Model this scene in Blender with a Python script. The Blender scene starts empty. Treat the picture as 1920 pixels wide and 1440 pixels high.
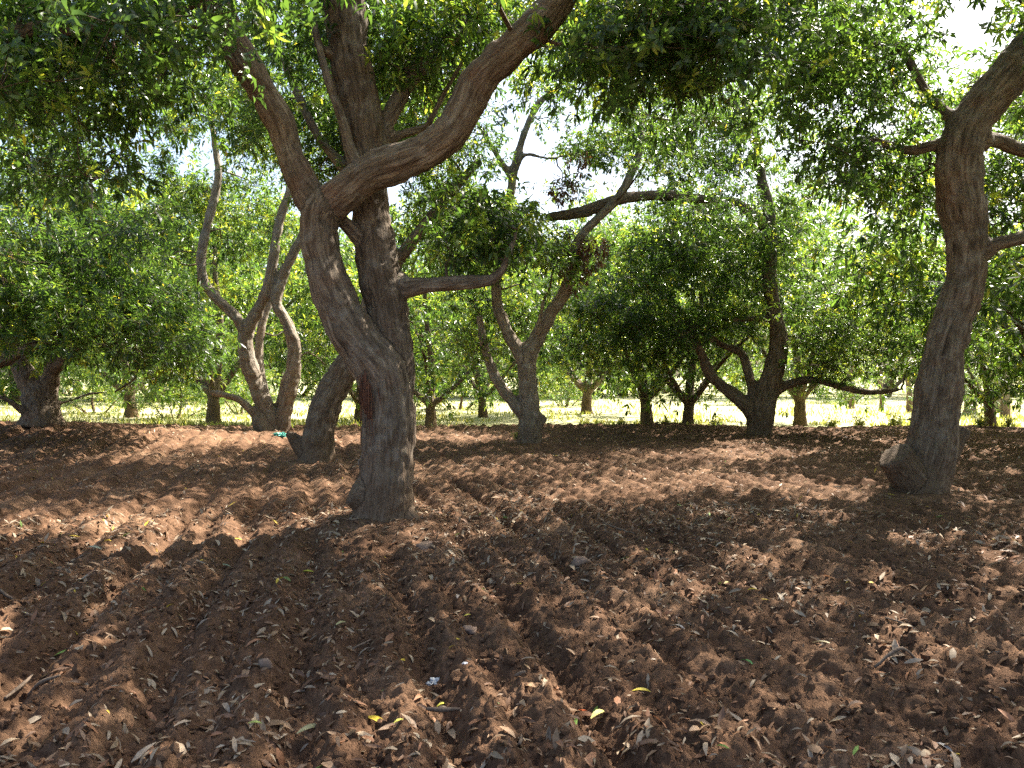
import bpy, math, random
import numpy as np
from mathutils import Vector, Matrix

random.seed(7)
RNG = np.random.default_rng(11)
scene = bpy.context.scene
R = math.radians

# ------------------------------------------------------------------ camera, sky, sun, exposure
CAM_H, F_PX, PITCH = 1.45, 1442.0, R(-0.6)
cam_data = bpy.data.cameras.new('camera')
cam_data.sensor_width = 36.0
cam_data.lens = 36.0 * F_PX / 1920.0
cam_data.clip_start, cam_data.clip_end = 0.05, 3000.0
cam = bpy.data.objects.new('camera', cam_data)
scene.collection.objects.link(cam)
cam.location = (0, 0, CAM_H)
cam.rotation_euler = (R(90) + PITCH, 0, 0)
scene.camera = cam

SUN_AZ, SUN_EL = R(47), R(50)          # azimuth from the view direction towards the right
world = bpy.data.worlds.new('World')
scene.world = world
world.use_nodes = True
wn = world.node_tree
wn.nodes.clear()
sky = wn.nodes.new('ShaderNodeTexSky')
sky.sky_type = 'NISHITA'
sky.sun_disc = False
sky.sun_elevation = SUN_EL
sky.sun_rotation = SUN_AZ
sky.air_density = 1.0
sky.dust_density = 4.0
sky.ozone_density = 1.0
bg = wn.nodes.new('ShaderNodeBackground')
bg.inputs['Strength'].default_value = 0.085
wo = wn.nodes.new('ShaderNodeOutputWorld')
wn.links.new(sky.outputs[0], bg.inputs['Color'])
wn.links.new(bg.outputs[0], wo.inputs['Surface'])

sun_data = bpy.data.lights.new('sun', 'SUN')
sun_data.energy = 5.0
sun_data.angle = R(0.55)
sun_data.color = (1.0, 0.93, 0.82)
sun = bpy.data.objects.new('sun', sun_data)
scene.collection.objects.link(sun)
SUN_DIR = Vector((math.sin(SUN_AZ) * math.cos(SUN_EL), math.cos(SUN_AZ) * math.cos(SUN_EL), math.sin(SUN_EL)))
sun.rotation_euler = SUN_DIR.to_track_quat('Z', 'Y').to_euler()
sun.location = (20, 20, 30)

vs = scene.view_settings
vs.view_transform = 'Standard'
vs.look = 'None'
vs.gamma = 1.0
vs.use_curve_mapping = False
vs.exposure = 2.35
scene.render.engine = 'CYCLES'
cy = scene.cycles
cy.max_bounces = 4
cy.diffuse_bounces = 3
cy.glossy_bounces = 2
cy.transmission_bounces = 3
cy.transparent_max_bounces = 4
cy.use_light_tree = False
cy.caustics_reflective = False
cy.caustics_refractive = False
cy.use_denoising = False
cy.use_adaptive_sampling = True
cy.adaptive_threshold = 0.01

# ------------------------------------------------------------------ helpers
COL = scene.collection
_sp, _cp = math.sin(PITCH), math.cos(PITCH)


def P(px, py, d):
    """a point of the photograph at a distance of d metres along the ground, in metres"""
    a, b = (px - 960.0) / F_PX, (720.0 - py) / F_PX
    y, z = _cp - b * _sp, _sp + b * _cp
    return np.array((a * d / y, d, CAM_H + z * d / y))


def project(p):
    p = np.asarray(p, float)
    y, z = p[..., 1], p[..., 2] - CAM_H
    dep = np.maximum(y * _cp + z * _sp, 0.01)
    up = -y * _sp + z * _cp
    return 960 + p[..., 0] / dep * F_PX, 720 - up / dep * F_PX, dep


def hash01(ix, iy, iz=0, seed=0):
    n = (ix.astype(np.int64) * 374761393 + iy.astype(np.int64) * 668265263 + np.asarray(iz).astype(np.int64) * 1440662683 + seed * 974711) & 0xFFFFFFFF
    n = ((n ^ (n >> 13)) * 1274126177) & 0xFFFFFFFF
    n = ((n ^ (n >> 16)) * 2246822519) & 0xFFFFFFFF
    return ((n ^ (n >> 15)) & 0xFFFFFF) / float(0xFFFFFF)


def noise2(x, y, seed=0):
    ix, iy = np.floor(x), np.floor(y)
    fx, fy = x - ix, y - iy
    ix, iy = ix.astype(np.int64), iy.astype(np.int64)
    u, v = fx * fx * (3 - 2 * fx), fy * fy * (3 - 2 * fy)
    a, b = hash01(ix, iy, 0, seed), hash01(ix + 1, iy, 0, seed)
    c, d = hash01(ix, iy + 1, 0, seed), hash01(ix + 1, iy + 1, 0, seed)
    return (a + (b - a) * u) * (1 - v) + (c + (d - c) * u) * v * 1.0


def noise3(p, seed=0):
    i = np.floor(p)
    f = p - i
    i = i.astype(np.int64)
    f = f * f * (3 - 2 * f)
    out = 0
    for dx in (0, 1):
        wx = f[:, 0] if dx else 1 - f[:, 0]
        for dy in (0, 1):
            wy = f[:, 1] if dy else 1 - f[:, 1]
            for dz in (0, 1):
                wz = f[:, 2] if dz else 1 - f[:, 2]
                out = out + wx * wy * wz * hash01(i[:, 0] + dx, i[:, 1] + dy, i[:, 2] + dz, seed)
    return out


def worley2(x, y, seed=0):
    """distance to the nearest scattered point and that point's random number"""
    ix, iy = np.floor(x).astype(np.int64), np.floor(y).astype(np.int64)
    best = np.full(x.shape, 9.0)
    val = np.zeros(x.shape)
    for dx in (-1, 0, 1):
        for dy in (-1, 0, 1):
            jx, jy = ix + dx, iy + dy
            d = (jx + hash01(jx, jy, 0, seed) - x) ** 2 + (jy + hash01(jx, jy, 1, seed) - y) ** 2
            m = d < best
            best = np.where(m, d, best)
            val = np.where(m, hash01(jx, jy, 2, seed), val)
    return np.sqrt(best), val


def norm(v):
    return v / np.maximum(np.linalg.norm(v, axis=-1, keepdims=True), 1e-9)


def sstep(a, b, x):
    t = np.clip((x - a) / (b - a), 0, 1)
    return t * t * (3 - 2 * t)


def mesh_from(name, verts, faces_list, smooth=True):
    """faces_list: arrays of shape (n, 3) or (n, 4)"""
    me = bpy.data.meshes.new(name)
    verts = np.asarray(verts, np.float32)
    faces_list = [np.asarray(f, np.int32) for f in faces_list if len(f)]
    me.vertices.add(len(verts))
    me.vertices.foreach_set('co', verts.ravel())
    loops = np.concatenate([f.ravel() for f in faces_list])
    counts = np.concatenate([np.full(len(f), f.shape[1], np.int32) for f in faces_list])
    starts = np.concatenate(([0], np.cumsum(counts)[:-1])).astype(np.int32)
    me.loops.add(len(loops))
    me.loops.foreach_set('vertex_index', loops)
    me.polygons.add(len(counts))
    me.polygons.foreach_set('loop_start', starts)
    me.polygons.foreach_set('loop_total', counts)
    me.polygons.foreach_set('use_smooth', np.full(len(counts), smooth, bool))
    me.update(calc_edges=True)
    return me


def attr_float(me, name, vals):
    a = me.attributes.new(name, 'FLOAT', 'POINT')
    a.data.foreach_set('value', np.asarray(vals, np.float32))


def attr_vec(me, name, vals):
    a = me.attributes.new(name, 'FLOAT_VECTOR', 'POINT')
    a.data.foreach_set('vector', np.asarray(vals, np.float32).ravel())


def attr_col(me, name, vals):
    a = me.attributes.new(name, 'FLOAT_COLOR', 'POINT')
    v = np.ones((len(vals), 4), np.float32)
    v[:, :3] = vals
    a.data.foreach_set('color', v.ravel())


def link(name, me, mat=None, parent=None):
    o = bpy.data.objects.new(name, me)
    COL.objects.link(o)
    if mat is not None and me is not None and len(me.materials) == 0:
        me.materials.append(mat)
    if parent is not None:
        o.parent = parent
    return o


def tag(o, label=None, cat=None, group=None, kind=None):
    if label:
        o['label'] = label
    if cat:
        o['category'] = cat
    if group:
        o['group'] = group
    if kind:
        o['kind'] = kind
    return o


def copy_tree(o, parent=None):
    c = o.copy()
    COL.objects.link(c)
    c.parent = parent
    for ch in list(o.children):
        copy_tree(ch, c)
    return c


# ------------------------------------------------------------------ materials
def new_mat(name):
    m = bpy.data.materials.new(name)
    m.use_nodes = True
    nt = m.node_tree
    nt.nodes.clear()
    out = nt.nodes.new('ShaderNodeOutputMaterial')
    return m, nt, out


def N(nt, kind, **kw):
    n = nt.nodes.new('ShaderNode' + kind)
    for k, v in kw.items():
        if k in n.inputs:
            n.inputs[k].default_value = v
        else:
            setattr(n, k, v)
    return n


def ramp(nt, fac, stops, interp='LINEAR'):
    r = nt.nodes.new('ShaderNodeValToRGB')
    r.color_ramp.interpolation = interp
    el = r.color_ramp.elements
    while len(el) < len(stops):
        el.new(0.5)
    for e, (pos, c) in zip(el, stops):
        e.position = pos
        e.color = (*c, 1)
    nt.links.new(fac, r.inputs['Fac'])
    return r.outputs['Color']


def leaf_material(name, dark, mid, light, trans_gain=2.3, trans=0.45, rough=0.42, spec=0.5, old=None):
    old = old or light
    m, nt, out = new_mat(name)
    at = N(nt, 'Attribute', attribute_name='tint')
    col = ramp(nt, at.outputs['Fac'], [(0.0, dark), (0.5, mid), (0.85, light), (1.0, old)])
    pr = N(nt, 'BsdfPrincipled', Roughness=rough)
    pr.inputs['Specular IOR Level'].default_value = spec
    nt.links.new(col, pr.inputs['Base Color'])
    tr = N(nt, 'BsdfTranslucent')
    mul = N(nt, 'Mix', data_type='RGBA', blend_type='MULTIPLY')
    mul.inputs[0].default_value = 1.0
    mul.inputs[7].default_value = (trans_gain * 1.16, trans_gain * 1.1, trans_gain * 0.45, 1)
    nt.links.new(col, mul.inputs[6])
    nt.links.new(mul.outputs[2], tr.inputs['Color'])
    mx = N(nt, 'MixShader')
    mx.inputs[0].default_value = trans
    nt.links.new(pr.outputs[0], mx.inputs[1])
    nt.links.new(tr.outputs[0], mx.inputs[2])
    nt.links.new(mx.outputs[0], out.inputs['Surface'])
    return m


def bark_material(name, dark, mid, pale, lichen=(0.29, 0.26, 0.215), lichen_amt=0.5, moss=0.0, red=(0.20, 0.085, 0.05), soil_amt=0.75):
    m, nt, out = new_mat(name)
    at = N(nt, 'Attribute', attribute_name='bark_co')
    mp = N(nt, 'Mapping')
    mp.inputs['Scale'].default_value = (1, 1, 0.15)
    nt.links.new(at.outputs['Vector'], mp.inputs['Vector'])
    n1 = N(nt, 'TexNoise', Scale=19.0, Detail=7.0, Roughness=0.66, Distortion=0.8)
    nt.links.new(mp.outputs[0], n1.inputs['Vector'])
    vor = N(nt, 'TexVoronoi', Scale=24.0, feature='DISTANCE_TO_EDGE')
    wob = N(nt, 'Mix', data_type='VECTOR')
    wob.inputs[0].default_value = 0.06
    nt.links.new(mp.outputs[0], wob.inputs[4])
    nt.links.new(n1.outputs['Color'], wob.inputs[5])
    nt.links.new(wob.outputs[1], vor.inputs['Vector'])
    col = ramp(nt, n1.outputs['Fac'], [(0.29, dark), (0.5, mid), (0.74, pale)])
    # lichen blotches
    n2 = N(nt, 'TexNoise', Scale=5.0, Detail=6.0, Roughness=0.65)
    nt.links.new(at.outputs['Vector'], n2.inputs['Vector'])
    lf = N(nt, 'MapRange')
    lf.inputs['From Min'].default_value = 0.52
    lf.inputs['From Max'].default_value = 0.68
    lf.inputs['To Max'].default_value = lichen_amt
    nt.links.new(n2.outputs['Fac'], lf.inputs['Value'])
    m1 = N(nt, 'Mix', data_type='RGBA')
    m1.inputs[7].default_value = (*lichen, 1)
    nt.links.new(lf.outputs[0], m1.inputs[0])
    nt.links.new(col, m1.inputs[6])
    # reddish scuffs
    n3 = N(nt, 'TexNoise', Scale=2.2, Detail=5.0, Roughness=0.6)
    nt.links.new(at.outputs['Vector'], n3.inputs['Vector'])
    rf = N(nt, 'MapRange')
    rf.inputs['From Min'].default_value = 0.55
    rf.inputs['From Max'].default_value = 0.72
    rf.inputs['To Max'].default_value = 0.32
    nt.links.new(n3.outputs['Fac'], rf.inputs['Value'])
    m2 = N(nt, 'Mix', data_type='RGBA')
    m2.inputs[7].default_value = (*red, 1)
    nt.links.new(rf.outputs[0], m2.inputs[0])
    nt.links.new(m1.outputs[2], m2.inputs[6])
    # soil splashed on the foot of the trunk
    geo = N(nt, 'NewGeometry')
    sx = N(nt, 'SeparateXYZ')
    nt.links.new(geo.outputs['Position'], sx.inputs[0])
    zf = N(nt, 'MapRange')
    zf.inputs['From Min'].default_value = 0.95
    zf.inputs['From Max'].default_value = 0.05
    zf.inputs['To Max'].default_value = soil_amt
    nt.links.new(sx.outputs['Z'], zf.inputs['Value'])
    m3 = N(nt, 'Mix', data_type='RGBA')
    m3.inputs[7].default_value = (0.155, 0.098, 0.058, 1)
    nt.links.new(zf.outputs[0], m3.inputs[0])
    nt.links.new(m2.outputs[2], m3.inputs[6])
    pr = N(nt, 'BsdfPrincipled', Roughness=0.9)
    pr.inputs['Specular IOR Level'].default_value = 0.2
    nt.links.new(m3.outputs[2], pr.inputs['Base Color'])
    # relief
    vr = N(nt, 'MapRange')
    vr.inputs['From Max'].default_value = 0.25
    nt.links.new(vor.outputs['Distance'], vr.inputs['Value'])
    ad = N(nt, 'Math', operation='MULTIPLY_ADD')
    ad.inputs[1].default_value = 0.8
    nt.links.new(n1.outputs['Fac'], ad.inputs[0])
    nt.links.new(vr.outputs[0], ad.inputs[2])
    bp = N(nt, 'Bump', Strength=0.8, Distance=0.018)
    nt.links.new(ad.outputs[0], bp.inputs['Height'])
    nt.links.new(bp.outputs[0], pr.inputs['Normal'])
    nt.links.new(pr.outputs[0], out.inputs['Surface'])
    return m


def soil_material():
    m, nt, out = new_mat('tilled_red_soil')
    tc = N(nt, 'NewGeometry')
    n1 = N(nt, 'TexNoise', Scale=1.1, Detail=6.0, Roughness=0.62)
    n2 = N(nt, 'TexNoise', Scale=19.0, Detail=7.0, Roughness=0.7)
    n3 = N(nt, 'TexNoise', Scale=110.0, Detail=4.0, Roughness=0.7)
    for n in (n1, n2, n3):
        nt.links.new(tc.outputs['Position'], n.inputs['Vector'])
    c1 = ramp(nt, n1.outputs['Fac'], [(0.3, (0.090, 0.047, 0.026)), (0.55, (0.148, 0.083, 0.047)), (0.75, (0.245, 0.152, 0.092))])
    c2 = ramp(nt, n2.outputs['Fac'], [(0.3, (0.50, 0.47, 0.46)), (0.5, (0.95, 0.95, 0.95)), (0.72, (1.5, 1.5, 1.52))])
    mu = N(nt, 'Mix', data_type='RGBA', blend_type='MULTIPLY')
    mu.inputs[0].default_value = 1.0
    nt.links.new(c1, mu.inputs[6])
    nt.links.new(c2, mu.inputs[7])
    pr = N(nt, 'BsdfPrincipled', Roughness=0.95)
    pr.inputs['Specular IOR Level'].default_value = 0.15
    nt.links.new(mu.outputs[2], pr.inputs['Base Color'])
    ad = N(nt, 'Math', operation='MULTIPLY_ADD')
    ad.inputs[1].default_value = 0.35
    nt.links.new(n3.outputs['Fac'], ad.inputs[0])
    nt.links.new(n2.outputs['Fac'], ad.inputs[2])
    bp = N(nt, 'Bump', Strength=1.0, Distance=0.035)
    nt.links.new(ad.outputs[0], bp.inputs['Height'])
    nt.links.new(bp.outputs[0], pr.inputs['Normal'])
    nt.links.new(pr.outputs[0], out.inputs['Surface'])
    return m


def field_material():
    m, nt, out = new_mat('dry_grass_field')
    tc = N(nt, 'NewGeometry')
    n1 = N(nt, 'TexNoise', Scale=0.35, Detail=8.0, Roughness=0.7)
    n2 = N(nt, 'TexNoise', Scale=9.0, Detail=6.0, Roughness=0.7)
    for n in (n1, n2):
        nt.links.new(tc.outputs['Position'], n.inputs['Vector'])
    c1 = ramp(nt, n1.outputs['Fac'], [(0.32, (0.28, 0.30, 0.10)), (0.5, (0.44, 0.42, 0.22)), (0.7, (0.56, 0.50, 0.32))])
    c2 = ramp(nt, n2.outputs['Fac'], [(0.3, (0.75, 0.8, 0.75)), (0.7, (1.2, 1.15, 1.15))])
    mu = N(nt, 'Mix', data_type='RGBA', blend_type='MULTIPLY')
    mu.inputs[0].default_value = 1.0
    nt.links.new(c1, mu.inputs[6])
    nt.links.new(c2, mu.inputs[7])
    pr = N(nt, 'BsdfPrincipled', Roughness=0.95)
    nt.links.new(mu.outputs[2], pr.inputs['Base Color'])
    bp = N(nt, 'Bump', Strength=0.8, Distance=0.08)
    nt.links.new(n2.outputs['Fac'], bp.inputs['Height'])
    nt.links.new(bp.outputs[0], pr.inputs['Normal'])
    nt.links.new(pr.outputs[0], out.inputs['Surface'])
    return m


def litter_material():
    """fallen leaves: the colour is the leaf's own, stored on its points"""
    m, nt, out = new_mat('fallen_leaf')
    at = N(nt, 'Attribute', attribute_name='leaf_colour')
    tc = N(nt, 'NewGeometry')
    n = N(nt, 'TexNoise', Scale=70.0, Detail=4.0)
    nt.links.new(tc.outputs['Position'], n.inputs['Vector'])
    c = ramp(nt, n.outputs['Fac'], [(0.3, (0.7, 0.68, 0.66)), (0.7, (1.2, 1.2, 1.2))])
    mu = N(nt, 'Mix', data_type='RGBA', blend_type='MULTIPLY')
    mu.inputs[0].default_value = 1.0
    nt.links.new(at.outputs['Color'], mu.inputs[6])
    nt.links.new(c, mu.inputs[7])
    pr = N(nt, 'BsdfPrincipled', Roughness=0.65)
    pr.inputs['Specular IOR Level'].default_value = 0.3
    nt.links.new(mu.outputs[2], pr.inputs['Base Color'])
    tr = N(nt, 'BsdfTranslucent')
    nt.links.new(mu.outputs[2], tr.inputs['Color'])
    mx = N(nt, 'MixShader')
    mx.inputs[0].default_value = 0.18
    nt.links.new(pr.outputs[0], mx.inputs[1])
    nt.links.new(tr.outputs[0], mx.inputs[2])
    nt.links.new(mx.outputs[0], out.inputs['Surface'])
    return m


def plain(name, col, rough=0.8, bump=0.0, scale=40.0, col2=None, spec=0.3):
    m, nt, out = new_mat(name)
    tc = N(nt, 'TexCoord')
    n = N(nt, 'TexNoise', Scale=scale, Detail=6.0, Roughness=0.65)
    nt.links.new(tc.outputs['Object'], n.inputs['Vector'])
    c2 = col2 or tuple(min(1, c * 1.5) for c in col)
    c = ramp(nt, n.outputs['Fac'], [(0.35, col), (0.7, c2)])
    pr = N(nt, 'BsdfPrincipled', Roughness=rough)
    pr.inputs['Specular IOR Level'].default_value = spec
    nt.links.new(c, pr.inputs['Base Color'])
    if bump:
        bp = N(nt, 'Bump', Strength=bump, Distance=0.01)
        nt.links.new(n.outputs['Fac'], bp.inputs['Height'])
        nt.links.new(bp.outputs[0], pr.inputs['Normal'])
    nt.links.new(pr.outputs[0], out.inputs['Surface'])
    return m


M_LEAF = leaf_material('mango_leaf', (0.022, 0.046, 0.016), (0.056, 0.104, 0.028), (0.155, 0.205, 0.042), 2.6, 0.5, 0.34, 0.5, (0.31, 0.26, 0.045))
M_LEAF_DEAD = leaf_material('dead_leaf', (0.10, 0.05, 0.03), (0.17, 0.09, 0.055), (0.26, 0.16, 0.10), trans_gain=1.2, trans=0.25)
M_GRASS = leaf_material('field_grass', (0.09, 0.15, 0.03), (0.24, 0.27, 0.08), (0.46, 0.43, 0.22), trans_gain=1.4, trans=0.4, rough=0.6, spec=0.3)
M_BARK = bark_material('grey_brown_bark', (0.042, 0.031, 0.022), (0.145, 0.109, 0.078), (0.300, 0.245, 0.185), lichen_amt=0.5)
M_BARK_PALE = bark_material('pale_bark', (0.115, 0.092, 0.070), (0.245, 0.200, 0.152), (0.380, 0.330, 0.270), lichen=(0.44, 0.42, 0.37), lichen_amt=0.6, red=(0.24, 0.13, 0.085))
M_BARK_DARK = bark_material('dark_bark', (0.034, 0.025, 0.017), (0.110, 0.080, 0.055), (0.225, 0.176, 0.128), lichen_amt=0.4)
M_WOUND = bark_material('torn_red_wood', (0.050, 0.022, 0.014), (0.140, 0.064, 0.040), (0.250, 0.130, 0.085), lichen_amt=0.0, red=(0.17, 0.065, 0.036), soil_amt=0)
M_CUT = plain('sawn_wood', (0.10, 0.085, 0.07), 0.9, 0.5, 60, (0.22, 0.19, 0.16))
M_SOIL = soil_material()
M_FIELD = field_material()
M_LITTER = litter_material()
M_STICK = plain('dry_stick', (0.09, 0.062, 0.042), 0.9, 0.6, 60, (0.19, 0.14, 0.10))
M_STONE = plain('dusty_stone', (0.13, 0.085, 0.06), 0.95, 1.0, 30, (0.25, 0.175, 0.13))


# ------------------------------------------------------------------ the ground
FUR_A = R(-14.0)
TREE_FEET = []          # filled before the ground is made: (x, y, radius of the smooth foot, rise)


def macro(x, y):
    z = 0.44 * np.exp(-(((x + 10.5) / 5.0) ** 2 + ((y - 16.0) / 3.6) ** 2))
    z = z + 0.05 * (noise2(x * 0.22 + 3, y * 0.22 + 9, 4) - 0.5)
    return z


def tilled_edge(x):
    return 22.8 + 1.6 * (noise2(x * 0.4, x * 0 + 2.5, 21) - 0.5) + 0.7 * (noise2(x * 1.7, x * 0 + 5.5, 22) - 0.5) - 0.02 * x


def ground_height(x, y, fine=True):
    x, y = np.asarray(x, float), np.asarray(y, float)
    base = macro(x, y)
    u = x * math.cos(FUR_A) - y * math.sin(FUR_A)
    wob = (noise2(x * 0.4, y * 0.25, 1) - 0.5) * 0.20 + (noise2(x * 1.8, y * 1.8, 2) - 0.5) * 0.07
    w1 = (u + wob) / 0.31
    fine_r = 0.5 + 0.5 * np.cos(2 * math.pi * w1)
    w2 = (u + wob + 0.1) / 0.62
    deep = (0.5 + 0.5 * np.cos(2 * math.pi * w2)) ** 4
    amp = 0.5 + 0.9 * noise2(x * 0.7 + 7, y * 0.4, 3)
    h = amp * (0.052 * fine_r ** 0.8 - 0.066 * deep)
    h = h + 0.030 * (noise2(x * 1.9, y * 1.9, 5) - 0.5) + 0.036 * (noise2(x * 6.1, y * 6.1, 6) - 0.5)
    wx, wy = 0.9 * (noise2(x * 14, y * 14, 14) - 0.5), 0.9 * (noise2(x * 14 + 50, y * 14, 16) - 0.5)
    d, v = worley2(x * 8.5 + wx, y * 8.5 + wy, 7)
    h = h + 0.052 * np.maximum(v - 0.35, 0) * np.clip(1 - (d / 0.6) ** 2, 0, 1) ** 0.6
    if fine:
        d, v = worley2(x * 19 + wx * 1.3, y * 19 + wy * 1.3, 8)
        h = h + 0.040 * np.maximum(v - 0.2, 0) * np.clip(1 - (d / 0.62) ** 2, 0, 1) ** 0.5
        d, v = worley2(x * 44, y * 44, 9)
        h = h + 0.020 * v * np.clip(1 - (d / 0.6) ** 2, 0, 1) ** 0.5
        h = h + 0.022 * (noise2(x * 24, y * 24, 10) - 0.5) + 0.012 * (noise2(x * 55, y * 55, 11) - 0.5)
    keep = np.ones_like(h)
    rise = np.zeros_like(h)
    for fx, fy, rad, up in TREE_FEET:
        rr = np.hypot(x - fx, y - fy)
        k = sstep(rad * 0.9, rad * 2.6, rr)
        keep = keep * (0.22 + 0.78 * k)
        rise = rise + up * (1 - sstep(rad * 0.5, rad * 2.4, rr))
    return base + (h - 0.04) * keep + rise


# trees standing in the scene: base pixel and distance
def foot(px, py, d, rad, up=0.05):
    p = P(px, py, d)
    TREE_FEET.append((p[0], p[1], rad, up))


foot(712, 985, 7.47, 0.42, 0.10)
foot(1715, 930, 9.3, 0.42, 0.09)
foot(590, 866, 12.8, 0.4, 0.03)
foot(992, 830, 16.7, 0.4, 0.03)
foot(515, 815, 19.0, 0.6, 0.02)
foot(1425, 815, 19.0, 0.4, 0.02)


def build_ground():
    # rings round the viewer, finest where the ground is near and in view; every height is a function of the place
    ang = np.concatenate((np.linspace(-math.pi, -0.90, 36, endpoint=False), np.linspace(-0.90, -0.63, 36, endpoint=False), np.linspace(-0.63, 0.63, 390), np.linspace(0.63, 0.90, 36)[1:], np.linspace(0.90, math.pi, 37)[1:]))
    rad = np.concatenate(([0.0], np.geomspace(0.4, 2.4, 26), np.geomspace(2.4, 12.0, 440)[1:], np.geomspace(12.0, 26.0, 150)[1:], np.geomspace(26.0, 34.0, 12)[1:]))
    A, Q = np.meshgrid(ang, rad)
    x, y = (Q * np.sin(A)), (Q * np.cos(A))
    z = ground_height(x, y)
    # the tilled soil falls away to the field along its far edge
    over = y - tilled_edge(x)
    z = z - 0.26 * sstep(-0.3, 0.5, over)
    n, k = x.shape
    idx = np.arange(n * k).reshape(n, k)
    f = np.stack((idx[:-1, :-1], idx[:-1, 1:], idx[1:, 1:], idx[1:, :-1]), -1).reshape(-1, 4)[:, ::-1]
    cy_ = over[:-1, :-1].reshape(-1)
    f = f[cy_ < 0.6]
    me = mesh_from('tilled_soil', np.stack((x, y, z), -1).reshape(-1, 3), [f])
    o = link('ground', me, M_SOIL)
    o['kind'] = 'structure'
    # the field beyond, one sheet to the horizon
    s = 1500.0
    g = np.linspace(-1, 1, 61)
    g = np.sign(g) * np.abs(g) ** 3 * s
    X, Y = np.meshgrid(g, g)
    Z = np.full_like(X, -0.17)
    idx = np.arange(X.size).reshape(X.shape)
    f = np.stack((idx[:-1, :-1], idx[:-1, 1:], idx[1:, 1:], idx[1:, :-1]), -1).reshape(-1, 4)
    o = link('field', mesh_from('field', np.stack((X, Y, Z), -1).reshape(-1, 3), [f]), M_FIELD)
    o['kind'] = 'structure'


build_ground()


# ------------------------------------------------------------------ trees: wood
def resample(pts, rad, step):
    """smooth curve through pts with radii, sampled every step metres"""
    pts, rad = np.asarray(pts, float), np.asarray(rad, float)
    n = len(pts)
    e = np.vstack((2 * pts[0] - pts[1], pts, 2 * pts[-1] - pts[-2]))
    out, ro = [], []
    for i in range(n - 1):
        p0, p1, p2, p3 = e[i:i + 4]
        k = max(2, int(np.linalg.norm(p2 - p1) / step))
        for j in range(k):
            t = j / k
            out.append(0.5 * ((2 * p1) + (p2 - p0) * t + (2 * p0 - 5 * p1 + 4 * p2 - p3) * t * t + (3 * p1 - p0 - 3 * p2 + p3) * t ** 3))
            s = t * t * (3 - 2 * t)
            ro.append(rad[i] * (1 - s) + rad[i + 1] * s)
    out.append(pts[-1])
    ro.append(rad[-1])
    return np.array(out), np.array(ro)


def frames(pts):
    t = norm(np.gradient(pts, axis=0))
    ref = np.array((0.0, 1.0, 0.05)) if abs(t[0][1]) < 0.9 else np.array((1.0, 0, 0))
    u = norm(np.cross(t[0], ref))
    us = []
    for ti in t:
        u = norm(u - ti * np.dot(u, ti))
        us.append(u)
    us = np.array(us)
    return t, us, np.cross(t, us)


def tube(pts, rad, sides=8, cap=True):
    """verts, quads, tris of one tube"""
    t, u, v = frames(pts)
    a = np.linspace(0, 2 * math.pi, sides, endpoint=False)
    ring = np.cos(a)[None, :, None] * u[:, None, :] + np.sin(a)[None, :, None] * v[:, None, :]
    V = (pts[:, None, :] + ring * rad[:, None, None]).reshape(-1, 3)
    n = len(pts)
    i = np.arange(n - 1)[:, None] * sides
    j = np.arange(sides)[None, :]
    q = np.stack((i + j, i + (j + 1) % sides, i + sides + (j + 1) % sides, i + sides + j), -1).reshape(-1, 4)
    tr = np.zeros((0, 3), int)
    if cap:
        V = np.vstack((V, pts[0] - t[0] * 0, pts[-1]))
        c0, c1 = n * sides, n * sides + 1
        jj = np.arange(sides)
        tr = np.vstack((np.stack((np.full(sides, c0), (jj + 1) % sides, jj), -1),
                        np.stack((np.full(sides, c1), (n - 1) * sides + jj, (n - 1) * sides + (jj + 1) % sides), -1)))
    return V, q, tr


class Batch:
    def __init__(self):
        self.v, self.q, self.t, self.n = [], [], [], 0

    def add(self, V, q=None, t=None):
        self.v.append(V)
        if q is not None and len(q):
            self.q.append(np.asarray(q) + self.n)
        if t is not None and len(t):
            self.t.append(np.asarray(t) + self.n)
        self.n += len(V)

    def mesh(self, name, smooth=True):
        fl = []
        if self.q:
            fl.append(np.vstack(self.q))
        if self.t:
            fl.append(np.vstack(self.t))
        return mesh_from(name, np.vstack(self.v), fl, smooth)


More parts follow.
